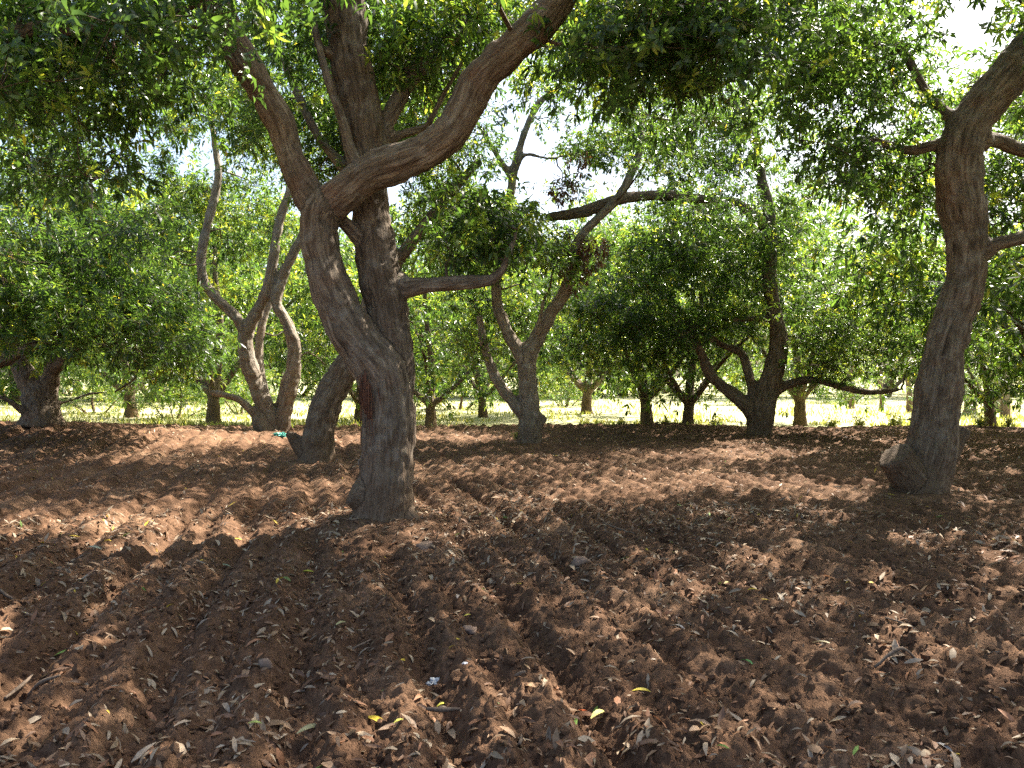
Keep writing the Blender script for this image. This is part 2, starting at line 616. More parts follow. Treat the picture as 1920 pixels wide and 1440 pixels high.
def wood(lines, parent, voxel, mats, bark_depth=0.012, seed=0):
    """lines: list of (part name, pts, radii). One grown-together surface, then cut into its parts."""
    B = Batch()
    P0, P1, RA, LAB, AL, UU, VV, TT = [], [], [], [], [], [], [], []
    along0 = 0.0
    curves = []
    for li, (part, pts, rad) in enumerate(lines):
        c, r = resample(pts, rad, max(0.05, 0.6 * min(rad)))
        curves.append((c, r))
        r2 = r * (1 + 0.14 * (noise3(c * 3.1 + li, seed + 3) - 0.5) + 0.10 * (noise3(c * 8.3 + li, seed + 4) - 0.5))
        B.add(*tube(c, r2, 14))
        t, u, v = frames(c)
        seg = np.linalg.norm(np.diff(c, axis=0), axis=1)
        al = along0 + np.concatenate(([0], np.cumsum(seg)))
        along0 = al[-1] + 3.7
        P0.append(c), RA.append(r), AL.append(al), UU.append(u), VV.append(v), TT.append(t)
        LAB.append(np.full(len(c), li))
    tme = B.mesh('tmp')
    tmp = bpy.data.objects.new('tmp', tme)
    COL.objects.link(tmp)
    md = tmp.modifiers.new('r', 'REMESH')
    md.mode = 'VOXEL'
    md.voxel_size = voxel
    dg = bpy.context.evaluated_depsgraph_get()
    dg.update()
    ev = bpy.data.meshes.new_from_object(tmp.evaluated_get(dg))
    nv, npoly = len(ev.vertices), len(ev.polygons)
    V = np.empty(nv * 3, np.float32)
    ev.vertices.foreach_get('co', V)
    V = V.reshape(-1, 3).astype(float)
    lv = np.empty(len(ev.loops), np.int32)
    ev.loops.foreach_get('vertex_index', lv)
    ls = np.empty(npoly, np.int32)
    ev.polygons.foreach_get('loop_start', ls)
    Fq = np.stack([lv[ls + k] for k in range(4)], -1)
    E = np.empty(len(ev.edges) * 2, np.int32)
    ev.edges.foreach_get('vertices', E)
    E = E.reshape(-1, 2)
    bpy.data.objects.remove(tmp)
    bpy.data.meshes.remove(ev)
    bpy.data.meshes.remove(tme)
    deg = np.bincount(E.ravel(), minlength=nv)[:, None]
    for _ in range(5):
        S = np.zeros_like(V)
        for k in range(3):
            S[:, k] = np.bincount(E[:, 0], V[E[:, 1], k], nv) + np.bincount(E[:, 1], V[E[:, 0], k], nv)
        V = V * 0.4 + 0.6 * S / np.maximum(deg, 1)
    C, RAD, LB, ALG = np.vstack(P0), np.concatenate(RA), np.concatenate(LAB), np.concatenate(AL)
    U, W, T = np.vstack(UU), np.vstack(VV), np.vstack(TT)
    near = np.empty(nv, int)
    torn = np.array([lines[l][0] == 'torn_bark' for l in LB], float)
    wob = 0.075 * (noise3(V * np.array((26.0, 26.0, 9.0)), 71) - 0.35) if torn.any() else None
    for s in range(0, nv, 20000):
        d = np.linalg.norm(V[s:s + 20000, None, :] - C[None], axis=2) - RAD[None]
        if wob is not None:
            d = d + wob[s:s + 20000, None] * torn[None]
        near[s:s + 20000] = d.argmin(1)
    off = V - C[near]
    bc = np.stack(((off * U[near]).sum(1), (off * W[near]).sum(1), ALG[near] + (off * T[near]).sum(1)), -1)
    # bark relief
    nrm = norm(off - T[near] * (off * T[near]).sum(1, keepdims=True))
    q = bc * np.array((1, 1, 0.15))
    rid = np.abs(noise3(q * 22 + 5, seed) - 0.5) * 2
    rid2 = np.abs(noise3(q * 62 + 9, seed + 1) - 0.5) * 2
    lump = noise3(bc * 7, seed + 2) - 0.5
    lump2 = noise3(bc * 16, seed + 6) - 0.5
    seam = np.zeros(nv)
    dif = LB[near][E[:, 0]] != LB[near][E[:, 1]]
    seam[E[dif].ravel()] = 1.0
    for _ in range(4):
        m1 = np.zeros(nv)
        np.maximum.at(m1, E[:, 0], seam[E[:, 1]])
        np.maximum.at(m1, E[:, 1], seam[E[:, 0]])
        seam = np.maximum(seam, 0.75 * m1)
    sc = np.clip(RAD[near] / 0.2, 0.3, 1.0) * (1 - seam)
    V = V + nrm * (sc * bark_depth * (1.3 * rid + 0.7 * rid2 + 3.2 * lump + 2.0 * lump2))[:, None]
    # split the one surface into its parts, each part in one piece
    lab = LB[near].copy()
    comp = np.arange(nv)
    same = lab[E[:, 0]] == lab[E[:, 1]]
    es = E[same]
    for _ in range(400):
        old = comp.copy()
        m = np.minimum(comp[es[:, 0]], comp[es[:, 1]])
        np.minimum.at(comp, es[:, 0], m)
        np.minimum.at(comp, es[:, 1], m)
        comp = comp[comp]
        if (old == comp).all():
            break
    for li in range(len(lines)):
        c = comp[lab == li]
        if len(c):
            ids, cnt = np.unique(c, return_counts=True)
            lab[(lab == li) & (comp != ids[cnt.argmax()])] = -1
    for _ in range(300):
        a, b = E[:, 0], E[:, 1]
        g1 = (lab[a] < 0) & (lab[b] >= 0)
        g2 = (lab[b] < 0) & (lab[a] >= 0)
        if not (g1.any() or g2.any()):
            break
        lab[a[g1]] = lab[b[g1]]
        lab[b[g2]] = lab[a[g2]]
    fl = np.where((lab[Fq] < 0).any(1), -1, lab[Fq[:, 0]])
    fn = np.cross(V[Fq[:, 2]] - V[Fq[:, 0]], V[Fq[:, 3]] - V[Fq[:, 1]])
    vn = np.zeros_like(V)
    for k in range(3):
        for c in range(4):
            vn[:, k] += np.bincount(Fq[:, c], fn[:, k], nv)
    vn = norm(vn)
    for li in range(len(lines)):
        sel = Fq[fl == li]
        if not len(sel):
            continue
        used, inv = np.unique(sel, return_inverse=True)
        part = lines[li][0]
        me = mesh_from(part, V[used], [inv.reshape(-1, 4)])
        attr_vec(me, 'bark_co', bc[used])
        me.normals_split_custom_set_from_vertices([tuple(q_) for q_ in vn[used]])
        link(part, me, mats.get(part, mats['trunk']), parent)
    return curves


# ------------------------------------------------------------------ trees: leaves
def leaf_geo(pos, d0, L, wid, roll, droop, cheap, rng):
    """leaves as arrays: base points, directions, lengths; returns verts (n, k, 3) and faces of one leaf"""
    n = len(pos)
    g = np.array((0, 0, -1.0))
    d1 = norm(d0 + g * (0.35 * droop)[:, None])
    d2 = norm(d0 + g * (0.9 * droop)[:, None])
    side = np.cross(d0, np.array((0, 0, 1.0)))
    side = norm(side + 1e-4)
    up = np.cross(side, d0)
    s = norm(side * np.cos(roll)[:, None] + up * np.sin(roll)[:, None])
    nn = np.cross(s, d0)
    L, w = L[:, None], (wid * 0.5)[:, None]
    p1 = pos + d0 * L * 0.36
    p2 = p1 + d1 * L * 0.34
    p3 = p2 + d2 * L * 0.30
    fold = nn * w * 0.35
    if cheap:
        m = pos + d1 * L * 0.5
        V = np.stack((pos, m - s * w + fold, p3, m + s * w + fold), 1)
        return V, np.array([(0, 1, 2), (0, 2, 3)]), None
    V = np.stack((pos, p1 - s * w + fold, p1 + s * w + fold, p2 - s * w * 0.85 + fold, p2 + s * w * 0.85 + fold, p3), 1)
    return V, np.array([(0, 1, 2), (3, 5, 4)]), np.array([(1, 3, 4, 2)])


def spray_leaves(pos, axis, rng, n_leaf=(8, 13), length=0.17, cheap=False, fresh=None):
    """whorls of drooping leaves at twig ends; returns verts, tris, quads, tint"""
    k = rng.integers(n_leaf[0], n_leaf[1] + 1, len(pos))
    own = np.repeat(np.arange(len(pos)), k)
    n = len(own)
    first = np.concatenate(([0], np.cumsum(k)[:-1]))
    i = np.arange(n) - first[own]
    ax = axis[own]
    ref = np.where(np.abs(ax[:, 2:3]) < 0.9, np.array((0, 0, 1.0)), np.array((1.0, 0, 0)))
    u = norm(np.cross(ax, ref))
    v = np.cross(ax, u)
    a = i * 2.4 + rng.random(len(pos))[own] * 6.28 + rng.normal(0, 0.3, n)
    tilt = np.clip(rng.normal(1.05, 0.32, n), 0.15, 1.8)
    rad = u * np.cos(a)[:, None] + v * np.sin(a)[:, None]
    d = norm(ax * np.cos(tilt)[:, None] + rad * np.sin(tilt)[:, None])
    L = length * (0.62 + 0.6 * rng.random(n))
    b = pos[own] - ax * (rng.random(n) * 0.10)[:, None] + d * 0.012
    V, tr, qd = leaf_geo(b, d, L, L * (0.20 + 0.07 * rng.random(n)), rng.normal(0, 0.45, n), 0.7 + 1.2 * rng.random(n), cheap, rng)
    m = V.shape[1]
    o = (np.arange(n) * m)[:, None, None]
    T = (tr[None] + o).reshape(-1, 3)
    Q = (qd[None] + o).reshape(-1, 4) if qd is not None else np.zeros((0, 4), int)
    base = (fresh if fresh is not None else rng.random(len(pos)) * 0.5)[own]
    tint = np.clip(base + rng.normal(0, 0.15, n), 0, 0.9)
    tint[rng.random(n) < 0.006] = 1.0
    return V.reshape(-1, 3), T, Q, np.repeat(tint, m)


# places that the photograph shows open: (x, y, rx, ry, nearer than)
CLEAR = [
    (942, 205, 46, 66, 99), (1012, 318, 38, 34, 99), (1110, 225, 44, 16, 99), (640, 470, 32, 60, 99), (745, 390, 28, 60, 99),
    (378, 268, 34, 22, 99), (1830, 60, 85, 70, 99), (1610, 425, 70, 38, 99), (1660, 530, 32, 30, 99), (800, 640, 42, 85, 99), (590, 560, 30, 50, 99),
    (700, 640, 120, 400, 7.9), (480, 190, 110, 130, 7.7), (560, 330, 80, 110, 7.7), (890, 180, 110, 120, 7.6), (780, 300, 150, 60, 7.6), (660, 120, 70, 170, 7.9), (1010, 60, 70, 90, 7.6),
    (830, 535, 120, 40, 8.2),
    (1770, 650, 90, 300, 9.7), (1815, 300, 90, 180, 9.7), (1890, 150, 70, 90, 9.7),
    (990, 730, 60, 110, 17.2), (1030, 600, 70, 70, 16.9), (1150, 380, 130, 40, 16.5), (930, 660, 40, 60, 16.6),
    (1430, 720, 70, 100, 19.3), (1350, 690, 60, 60, 19.2), (1460, 640, 34, 60, 19.2),
    (500, 690, 110, 120, 19.3), (398, 420, 62, 190, 19.2), (430, 590, 50, 50, 19.2), (530, 470, 60, 130, 19.2), (80, 730, 60, 50, 16.2),
    (620, 770, 60, 100, 13.0),
    (1290, 770, 80, 30, 24), (1500, 770, 40, 30, 24.5),
]
GROUND_LINE = 742


def clear_of(c, r, slack=0.25):
    px, py, d = project(c)
    rp = r / d * F_PX
    ok = (py + rp * 0.9 < GROUND_LINE) | (px < -250) | (px > 2170)
    for (x, y, rx, ry, dep) in CLEAR:
        e = ((px - x) / (rx + rp * slack)) ** 2 + ((py - y) / (ry + rp * slack)) ** 2
        ok &= ~((e < 1) & (d < dep))
    return ok


def ellipsoid_clumps(rng, c, rad, n, zmin, size=(0.55, 0.95), inner=0.45):
    """clump centres spread through a crown, thicker towards its outside"""
    out = []
    while len(out) < n:
        v = rng.normal(0, 1, 3)
        v /= np.linalg.norm(v)
        q = (inner + (1 - inner) * rng.random() ** 0.6)
        p = np.array(c) + v * q * np.array(rad)
        if p[2] < zmin:
            continue
        out.append((*p, rng.uniform(*size)))
    return np.array(out)


def pixel_clumps(rng, regs, size=(0.35, 0.65)):
    out = []
    for (x, y, rx, ry, d0, d1, n) in regs:
        for _ in range(n):
            a, q = rng.random() * 6.283, math.sqrt(rng.random())
            p = P(x + math.cos(a) * q * rx, y + math.sin(a) * q * ry, rng.uniform(d0, d1))
            out.append((*p, rng.uniform(*size)))
    return np.array(out).reshape(-1, 4)


def grow(curves, clumps, rng, B, seed, min_r=0.006):
    """branches from the limbs to every clump, each new one may carry the next"""
    pts = np.vstack([c[max(0, len(c) // 4):] for c, r in curves])
    rad = np.concatenate([r[max(0, len(r) // 4):] for c, r in curves])
    d = np.min(np.linalg.norm(clumps[:, None, :3] - pts[None], axis=2), axis=1)
    for i in np.argsort(d):
        c = clumps[i, :3]
        dist = np.linalg.norm(pts - c, axis=1)
        cost = dist * (1 + 0.35 * (pts[:, 2] > c[2] + 0.2)) - 0.4 * np.minimum(rad, 0.12)
        j = int(cost.argmin())
        p, L = pts[j], dist[j]
        if L < 0.08:
            continue
        m1 = p + (c - p) * 0.35 + rng.normal(0, 0.10, 3) * L + np.array((0, 0, 0.08 * L))
        m2 = p + (c - p) * 0.7 + rng.normal(0, 0.08, 3) * L + np.array((0, 0, 0.06 * L))
        r0 = min(max(rad[j] * 0.62, min_r), 0.012 + 0.014 * L)
        cv, rv = resample([p, m1, m2, c], [r0, r0 * 0.8, r0 * 0.6, max(min_r * 0.7, r0 * 0.4)], 0.14)
        B.add(*tube(cv, rv, 6))
        pts = np.vstack((pts, cv[1:]))
        rad = np.concatenate((rad, rv[1:]))


SPRAYS = []


def spray_protos():
    rng = np.random.default_rng(5)
    for k in range(8):
        V, T, Q, tint = spray_leaves(np.zeros((1, 3)), np.array([[0, 0, 1.0]]), rng, (9, 13), 0.135, False, np.array([0.15 + 0.08 * k]))
        st, q, t = tube(np.array([(0, 0, -0.16), (0.006, 0, -0.07), (0, 0, 0.0)]), np.array([0.004, 0.0035, 0.003]), 4)
        n = len(V)
        me = mesh_from('leaf_spray', np.vstack((V, st)), [np.vstack((T, t + n)), np.vstack((Q, q + n))])
        attr_float(me, 'tint', np.concatenate((tint, np.full(len(st), 0.3))))
        me.materials.append(M_LEAF)
        SPRAYS.append(me)


spray_protos()


def thin_twigs(a, b, r0, r1, rng):
    """three-sided straight twigs from a to b, all at once"""
    n = len(a)
    t = norm(b - a)
    u = norm(np.cross(t, rng.normal(0, 1, (n, 3))))
    v = np.cross(t, u)
    rings = []
    for (p, r) in ((a, r0), (b, r1)):
        for k in range(3):
            c, s = math.cos(k * 2.0944), math.sin(k * 2.0944)
            rings.append(p + (u * c + v * s) * r)
    V = np.stack(rings, 1).reshape(-1, 3)
    o = (np.arange(n) * 6)[:, None, None]
    Q = (np.array([(0, 1, 4, 3), (1, 2, 5, 4), (2, 0, 3, 5)])[None] + o).reshape(-1, 4)
    return V, Q


def foliage(parent, clumps, rng, cheap, per=(17, 26), length=0.17, near_parts=0, twigB=None, n_leaf=(8, 13), tone=0.0, framed=True):
    """leaf whorls round every clump centre: one crown, and the nearest whorls in view as parts of their own"""
    pos, axis, fresh, cen, view = [], [], [], [], []
    cx, cyy, cd = project(clumps[:, :3])
    inview = (cx > -140) & (cx < 2060) & (cyy > -160) & (clumps[:, 1] > 1) if framed else np.ones(len(clumps), bool)
    for (x, y, z, r), iv in zip(clumps, inview):
        c = np.array((x, y, z))
        n = int(rng.integers(*per) * (r / 0.5) ** 1.6 * (1.0 if iv else 0.55))
        v = norm(rng.normal(0, 1, (n, 3)))
        p = c + v * np.array((1.15, 1.15, 0.72)) * r * (0.3 + 0.75 * rng.random((n, 1)) ** 0.7)
        far_out = rng.random(n) < 0.22
        p[far_out] = c + (p[far_out] - c) * rng.uniform(1.2, 1.75, (far_out.sum(), 1)) + np.array((0, 0, -0.12))
        pos.append(p)
        cen.append(np.repeat(c[None], n, 0))
        view.append(np.full(n, iv))
        axis.append(norm(v * 0.9 + rng.normal(0, 0.35, (n, 3)) + np.array((0, 0, 0.12))))
        t = np.clip(rng.normal(0.22 + tone, 0.22), 0, 0.85)
        fresh.append(np.clip(t + rng.normal(0, 0.1, n) + (rng.random(n) < 0.05) * 0.45, 0, 1))
    pos, axis, fresh, cen, view = np.vstack(pos), np.vstack(axis), np.concatenate(fresh), np.vstack(cen), np.concatenate(view)
    if twigB is not None:
        k = np.where(view & (rng.random(len(pos)) < 0.3))[0]
        twigB.add(*thin_twigs(cen[k] + (pos[k] - cen[k]) * 0.1, pos[k], 0.0055, 0.003, rng))
    rest = np.ones(len(pos), bool)
    picked = []
    if near_parts:
        px, py, d = project(pos)
        seen = (px > 10) & (px < 1910) & (py > 10) & (py < 740) & (pos[:, 1] > 1)
        key = np.where(seen, d, 1e9)
        picked = np.argsort(key)[:min(near_parts, int(seen.sum()))]
        rest[picked] = False
    out, o, tris, quads, tints = [], 0, [], [], []
    for sel, ch, ln in ((rest & view, cheap, length), (rest & ~view, True, length * 1.45)):
        if not sel.any():
            continue
        V, T, Q, tint = spray_leaves(pos[sel], axis[sel], rng, n_leaf, ln, ch, fresh[sel])
        out.append(V)
        tris.append(T + o)
        if len(Q):
            quads.append(Q + o)
        tints.append(tint)
        o += len(V)
    fl = [np.vstack(tris)] + ([np.vstack(quads)] if quads else [])
    me = mesh_from('crown', np.vstack(out), fl)
    attr_float(me, 'tint', np.concatenate(tints))
    ob = link('crown', me, M_LEAF, parent)
    ob['kind'] = 'stuff'
    for i in picked:
        sp = link('leaf_spray', SPRAYS[min(7, int(fresh[i] * 9))], None, ob)
        q = Vector(axis[i]).to_track_quat('Z', 'Y')
        sp.matrix_local = Matrix.Translation(pos[i]) @ q.to_matrix().to_4x4() @ Matrix.Rotation(rng.random() * 6.28, 4, 'Z') @ Matrix.Scale(rng.uniform(0.85, 1.15), 4)
    return len(me.loops) - 2 * len(me.polygons)


def pix_line(part, rows, d):
    """rows of (x, y, half width in pixels, extra distance)"""
    pts, rad = [], []
    for r in rows:
        dd = d + (r[3] if len(r) > 3 else 0)
        pts.append(P(r[0], r[1], dd))
        rad.append(r[2] / F_PX * dd)
    return (part, np.array(pts), np.array(rad))


TRI = {}


def tree(name, label, lines, clumps, seed, voxel, mats, cheap, group=None, near_parts=0, per=(17, 26), length=0.17, bark_depth=0.012, twigs=True, check=True, tone=0.0):
    rng = np.random.default_rng(seed)
    root = bpy.data.objects.new(name, None)
    COL.objects.link(root)
    tag(root, label, 'tree', group)
    root.empty_display_size = 0.2
    base = lines[0][1][0].copy()
    base[2] = max(0.0, base[2])
    curves = wood(lines, root, voxel, mats, bark_depth, seed)
    if check:
        clumps = clumps[clear_of(clumps[:, :3], clumps[:, 3])]
    B = Batch()
    grow(curves, clumps, rng, B, seed)
    TRI[label] = foliage(root, clumps, rng, cheap, per, length, near_parts, B if twigs else None, tone=tone, framed=check)
    me = B.mesh('twigs')
    attr_vec(me, 'bark_co', np.vstack(B.v))
    o = link('twigs', me, mats.get('twigs', mats['trunk']), root)
    o['kind'] = 'stuff'
    # the Empty stands at the foot of the tree
    root.location = Vector(base)
    for ch in root.children:
        ch.matrix_parent_inverse = Matrix.Translation(-Vector(base))
    return root


MAIN = {'trunk': M_BARK, 'torn_bark': M_WOUND, 'twigs': M_BARK_DARK, 'rear_stem': M_BARK_DARK, 'cut_stub': M_BARK}
GREY = {'trunk': M_BARK, 'twigs': M_BARK_DARK, 'cut_stub': M_BARK_DARK}
PALE = {'trunk': M_BARK_PALE, 'twigs': M_BARK}
DARK = {'trunk': M_BARK_DARK, 'twigs': M_BARK_DARK}

rng = np.random.default_rng(21)

# --- the large forked tree in front
d = 7.47
L1 = [
    pix_line('trunk', [(716, 1012, 66), (718, 960, 57), (724, 900, 50), (728, 830, 49), (728, 760, 50), (715, 700, 50), (672, 640, 43), (632, 570, 38), (606, 490, 36), (597, 430, 37), (606, 392, 40)], d),
    pix_line('rear_stem', [(742, 760, 34, 0.05), (738, 680, 38, 0.12), (728, 590, 39, 0.22), (710, 500, 40, 0.3), (697, 410, 34, 0.38), (690, 320, 36, 0.42), (676, 210, 38, 0.45), (656, 110, 37, 0.45), (645, 10, 38, 0.4), (640, -110, 34, 0.3), (610, -260, 26, 0.1)], d),
    pix_line('limb', [(606, 400, 37), (583, 372, 30), (560, 330, 27, -0.02), (540, 280, 26, -0.05), (520, 220, 28, -0.1), (480, 150, 27, -0.2), (442, 90, 28, -0.3), (408, 20, 31, -0.4), (380, -60, 26, -0.5), (330, -180, 20, -0.6)], d),
    pix_line('limb', [(606, 395, 36), (645, 362, 34, -0.03), (700, 322, 36, -0.08), (760, 300, 34, -0.12), (815, 272, 31, -0.16), (858, 232, 33, -0.2), (893, 160, 33, -0.25), (950, 100, 31, -0.3), (1015, 40, 31, -0.38), (1070, -30, 28, -0.45), (1150, -140, 22, -0.5)], d),
    pix_line('limb', [(738, 525, 24, 0.3), (765, 540, 20, 0.2), (800, 535, 15, 0.15), (860, 530, 14, 0.1), (915, 526, 12, 0.05), (940, 508, 8, 0.02), (956, 470, 6, 0), (970, 430, 4, 0)], d),
    pix_line('limb', [(705, 280, 22, 0.45), (722, 235, 16, 0.55), (745, 190, 15, 0.7), (775, 145, 14, 0.85), (820, 105, 12, 1.0), (880, 50, 10, 1.1)], d),
    pix_line('limb', [(716, 265, 14, 0.5), (760, 250, 8, 0.6), (800, 235, 7, 0.7), (825, 190, 6, 0.8), (870, 110, 5, 1.0)], d),
    pix_line('limb', [(668, 310, 14, 0.1), (655, 275, 11, 0.12), (640, 220, 9, 0.15), (615, 150, 9, 0.2), (600, 95, 8, 0.25), (585, 30, 7, 0.3)], d),
    pix_line('limb', [(700, 470, 22, 0.3), (668, 440, 15, 0.22), (640, 412, 12, 0.15), (625, 398, 12, 0.05)], d),
    pix_line('cut_stub', [(715, 930, 44), (682, 925, 36, -0.05), (662, 916, 30, -0.08)], d),
    pix_line('cut_stub', [(652, 105, 20, 0.4), (622, 100, 12, 0.36), (605, 94, 9, 0.33)], d),
    pix_line('root', [(745, 950, 26), (775, 985, 20, -0.12), (800, 1008, 12, -0.22), (830, 1032, 7, -0.3)], d),
    pix_line('root', [(700, 955, 26, -0.05), (690, 995, 20, -0.25), (684, 1030, 12, -0.4)], d),
    pix_line('torn_bark', [(698, 702, 21, -0.13), (692, 735, 18, -0.15), (695, 770, 14, -0.16), (700, 805, 9, -0.16)], d),
]
c1 = np.vstack((
    pixel_clumps(rng, [(180, 50, 260, 90, 5.6, 8.2, 26), (110, 190, 170, 60, 6.2, 8.5, 4), (250, 200, 150, 60, 7.0, 9.0, 6), (180, 320, 50, 30, 7.0, 8.5, 2),
                       (560, 40, 120, 60, 7.8, 9.5, 10), (800, 60, 130, 90, 7.9, 9.8, 22), (900, 20, 100, 60, 7.6, 9.0, 8),
                       (1230, 40, 200, 80, 6.2, 9.0, 26), (1340, 110, 90, 75, 6.3, 7.4, 9), (1150, 120, 100, 50, 7.5, 9.0, 8),
                       (880, 450, 90, 60, 7.6, 8.4, 6), (930, 400, 60, 40, 7.6, 8.4, 3), (640, -120, 500, 120, 5.0, 9.5, 24)]),
    ellipsoid_clumps(rng, (-0.9, 7.4, 6.6), (4.3, 3.9, 2.0), 27, 5.0),
    ellipsoid_clumps(rng, (1.6, 5.7, 6.3), (2.1, 1.5, 1.2), 9, 5.2),
    ellipsoid_clumps(rng, (0.3, 5.0, 5.8), (2.9, 1.7, 1.0), 12, 5.0),
))
t1 = tree('mango_tree', 'large forked mango tree in front with torn red bark on its trunk', L1, c1, 101, 0.021, MAIN, False, None, 260, (22, 30), 0.132, bark_depth=0.011)

# loose fibres of torn bark hanging at the wound
FB = Batch()
rf = np.random.default_rng(8)
for i in range(12):
    x0 = 678 + 34 * rf.random()
    y0 = 694 + 30 * rf.random()
    ln = 40 + 90 * rf.random()
    dd = -0.262 + 0.02 * rf.random()
    if i < 4:
        x0, dd = 674 + 5 * i * rf.random(), -0.22
    pts = np.array([P(x0, y0, 7.47 + dd + 0.03), P(x0 - 3 + 6 * rf.random(), y0 + ln * 0.3, 7.47 + dd), P(x0 + 8 * rf.random() - 1, y0 + ln * 0.7, 7.47 + dd - 0.015), P(x0 + 12 * rf.random() - 3, y0 + ln, 7.47 + dd + 0.01)])
    r0 = rf.uniform(0.003, 0.010)
    FB.add(*tube(*resample(pts, [r0, r0 * 1.1, r0 * 0.7, 0.002], 0.05), 5))
me = FB.mesh('bark_fibres')
attr_vec(me, 'bark_co', np.vstack(FB.v) * np.array((1.0, 1.0, 0.5)))
ob = link('bark_fibres', me, M_WOUND, [c for c in t1.children if c.name.startswith('torn_bark')][0])
tag(ob, 'red brown fibres hanging from the torn bark', kind='stuff')

# --- the leaning tree at the right edge
d = 9.3
L2 = [
    pix_line('trunk', [(1720, 958, 56), (1722, 920, 48), (1742, 860, 45), (1752, 800, 41), (1760, 730, 38), (1773, 650, 35), (1797, 570, 32), (1813, 500, 32), (1812, 440, 36), (1803, 380, 39), (1797, 320, 39), (1805, 260, 39), (1838, 205, 37), (1885, 150, 35), (1945, 80, 33), (2010, 0, 30), (2060, -120, 24)], d),
    pix_line('limb', [(1815, 490, 26), (1845, 472, 17, -0.1), (1875, 456, 14, -0.15), (1930, 442, 14, -0.2), (2010, 400, 12, -0.2), (2090, 330, 9, 0)], d),
    pix_line('limb', [(1835, 265, 22), (1865, 262, 13, 0.1), (1920, 283, 12, 0.2), (2010, 290, 9, 0.3)], d),
    pix_line('limb', [(1790, 280, 20), (1755, 272, 11, 0.1), (1705, 282, 10, 0.2), (1640, 265, 8, 0.3), (1600, 262, 6, 0.4)], d),
    pix_line('limb', [(1800, 240, 14), (1740, 175, 8, 0.3), (1690, 95, 8, 0.5), (1640, 85, 7, 0.6), (1590, 115, 6, 0.7)], d),
    pix_line('cut_stub', [(1728, 925, 36), (1704, 893, 34, -0.1), (1686, 868, 33, -0.14), (1674, 852, 33, -0.16)], d),
    pix_line('root', [(1740, 905, 24), (1766, 935, 18, -0.1), (1800, 958, 9, -0.2)], d),
    pix_line('cut_stub', [(1768, 858, 26), (1792, 825, 18), (1806, 802, 15)], d),
]
c2 = np.vstack((
    pixel_clumps(rng, [(1600, 200, 160, 130, 8.6, 11.5, 24), (1540, 60, 150, 70, 8.5, 11.5, 18), (1700, 350, 80, 60, 9.8, 11.0, 8), (1620, 330, 60, 60, 8.8, 10.0, 6),
                       (1880, 360, 60, 80, 9.8, 11.0, 8), (1760, 20, 60, 40, 9.6, 11, 5), (1780, 130, 70, 50, 9.8, 11, 5), (1900, 220, 40, 60, 9.9, 11, 4), (1750, -120, 420, 120, 7.0, 11.0, 22)]),
    ellipsoid_clumps(rng, (5.2, 9.2, 6.8), (4.1, 3.8, 2.2), 31, 5.0),
    ellipsoid_clumps(rng, (8.6, 9.6, 4.6), (2.2, 2.4, 2.0), 14, 3.0),
    ellipsoid_clumps(rng, (4.3, 6.3, 6.2), (2.7, 1.6, 1.3), 13, 5.2),
    ellipsoid_clumps(rng, (6.3, 7.3, 6.3), (2.3, 1.9, 1.3), 20, 5.2),
    ellipsoid_clumps(rng, (4.4, 12.4, 5.9), (3.2, 1.7, 1.9), 21, 4.2),
))
tree('mango_tree', 'leaning grey mango tree at the right with sawn stubs at its foot', L2, c2, 102, 0.024, GREY, False, None, 240, (19, 27), 0.138, bark_depth=0.012, tone=0.04)

# --- leaning trunk behind the front tree
d = 12.8
L3 = [
    pix_line('trunk', [(590, 885, 38), (594, 850, 31), (600, 800, 28), (617, 745, 27), (642, 700, 26), (668, 655, 24), (692, 600, 22, 0.1), (705, 520, 20, 0.2), (690, 420, 18, 0.3), (668, 320, 15, 0.4), (640, 220, 12, 0.5), (620, 120, 10, 0.6)], d),
    pix_line('limb', [(697, 560, 16, 0.15), (760, 470, 12, 0.5), (830, 380, 10, 0.8), (900, 300, 8, 1.0)], d),
    pix_line('limb', [(676, 350, 12, 0.4), (600, 260, 9, 0.3), (560, 180, 8, 0.2), (520, 90, 6, 0)], d),
    pix_line('cut_stub', [(592, 858, 28), (565, 838, 17), (548, 818, 11), (536, 812, 6)], d),
]
c3 = np.vstack((
    pixel_clumps(rng, [(560, 180, 120, 130, 12.4, 15, 30), (640, 240, 70, 80, 12.6, 14.5, 10), (850, 300, 70, 60, 13, 15, 4), (760, 190, 90, 90, 13, 15.5, 16), (560, 330, 60, 50, 13, 15, 6), (870, 420, 90, 50, 13, 15, 12)]),
    ellipsoid_clumps(rng, (-2.6, 13.2, 6.9), (3.2, 3.0, 2.2), 31, 5.0),
    ellipsoid_clumps(rng, (-3.0, 16.0, 6.2), (2.6, 1.6, 1.6), 12, 4.6),
    ellipsoid_clumps(rng, (1.2, 13.6, 7.2), (2.4, 2.0, 1.4), 12, 5.6),
))
tree('mango_tree', 'dark leaning trunk half hidden behind the front forked tree', L3, c3, 103, 0.034, GREY, True, None, 0, (26, 36), 0.15, bark_depth=0.014, tone=0.10)

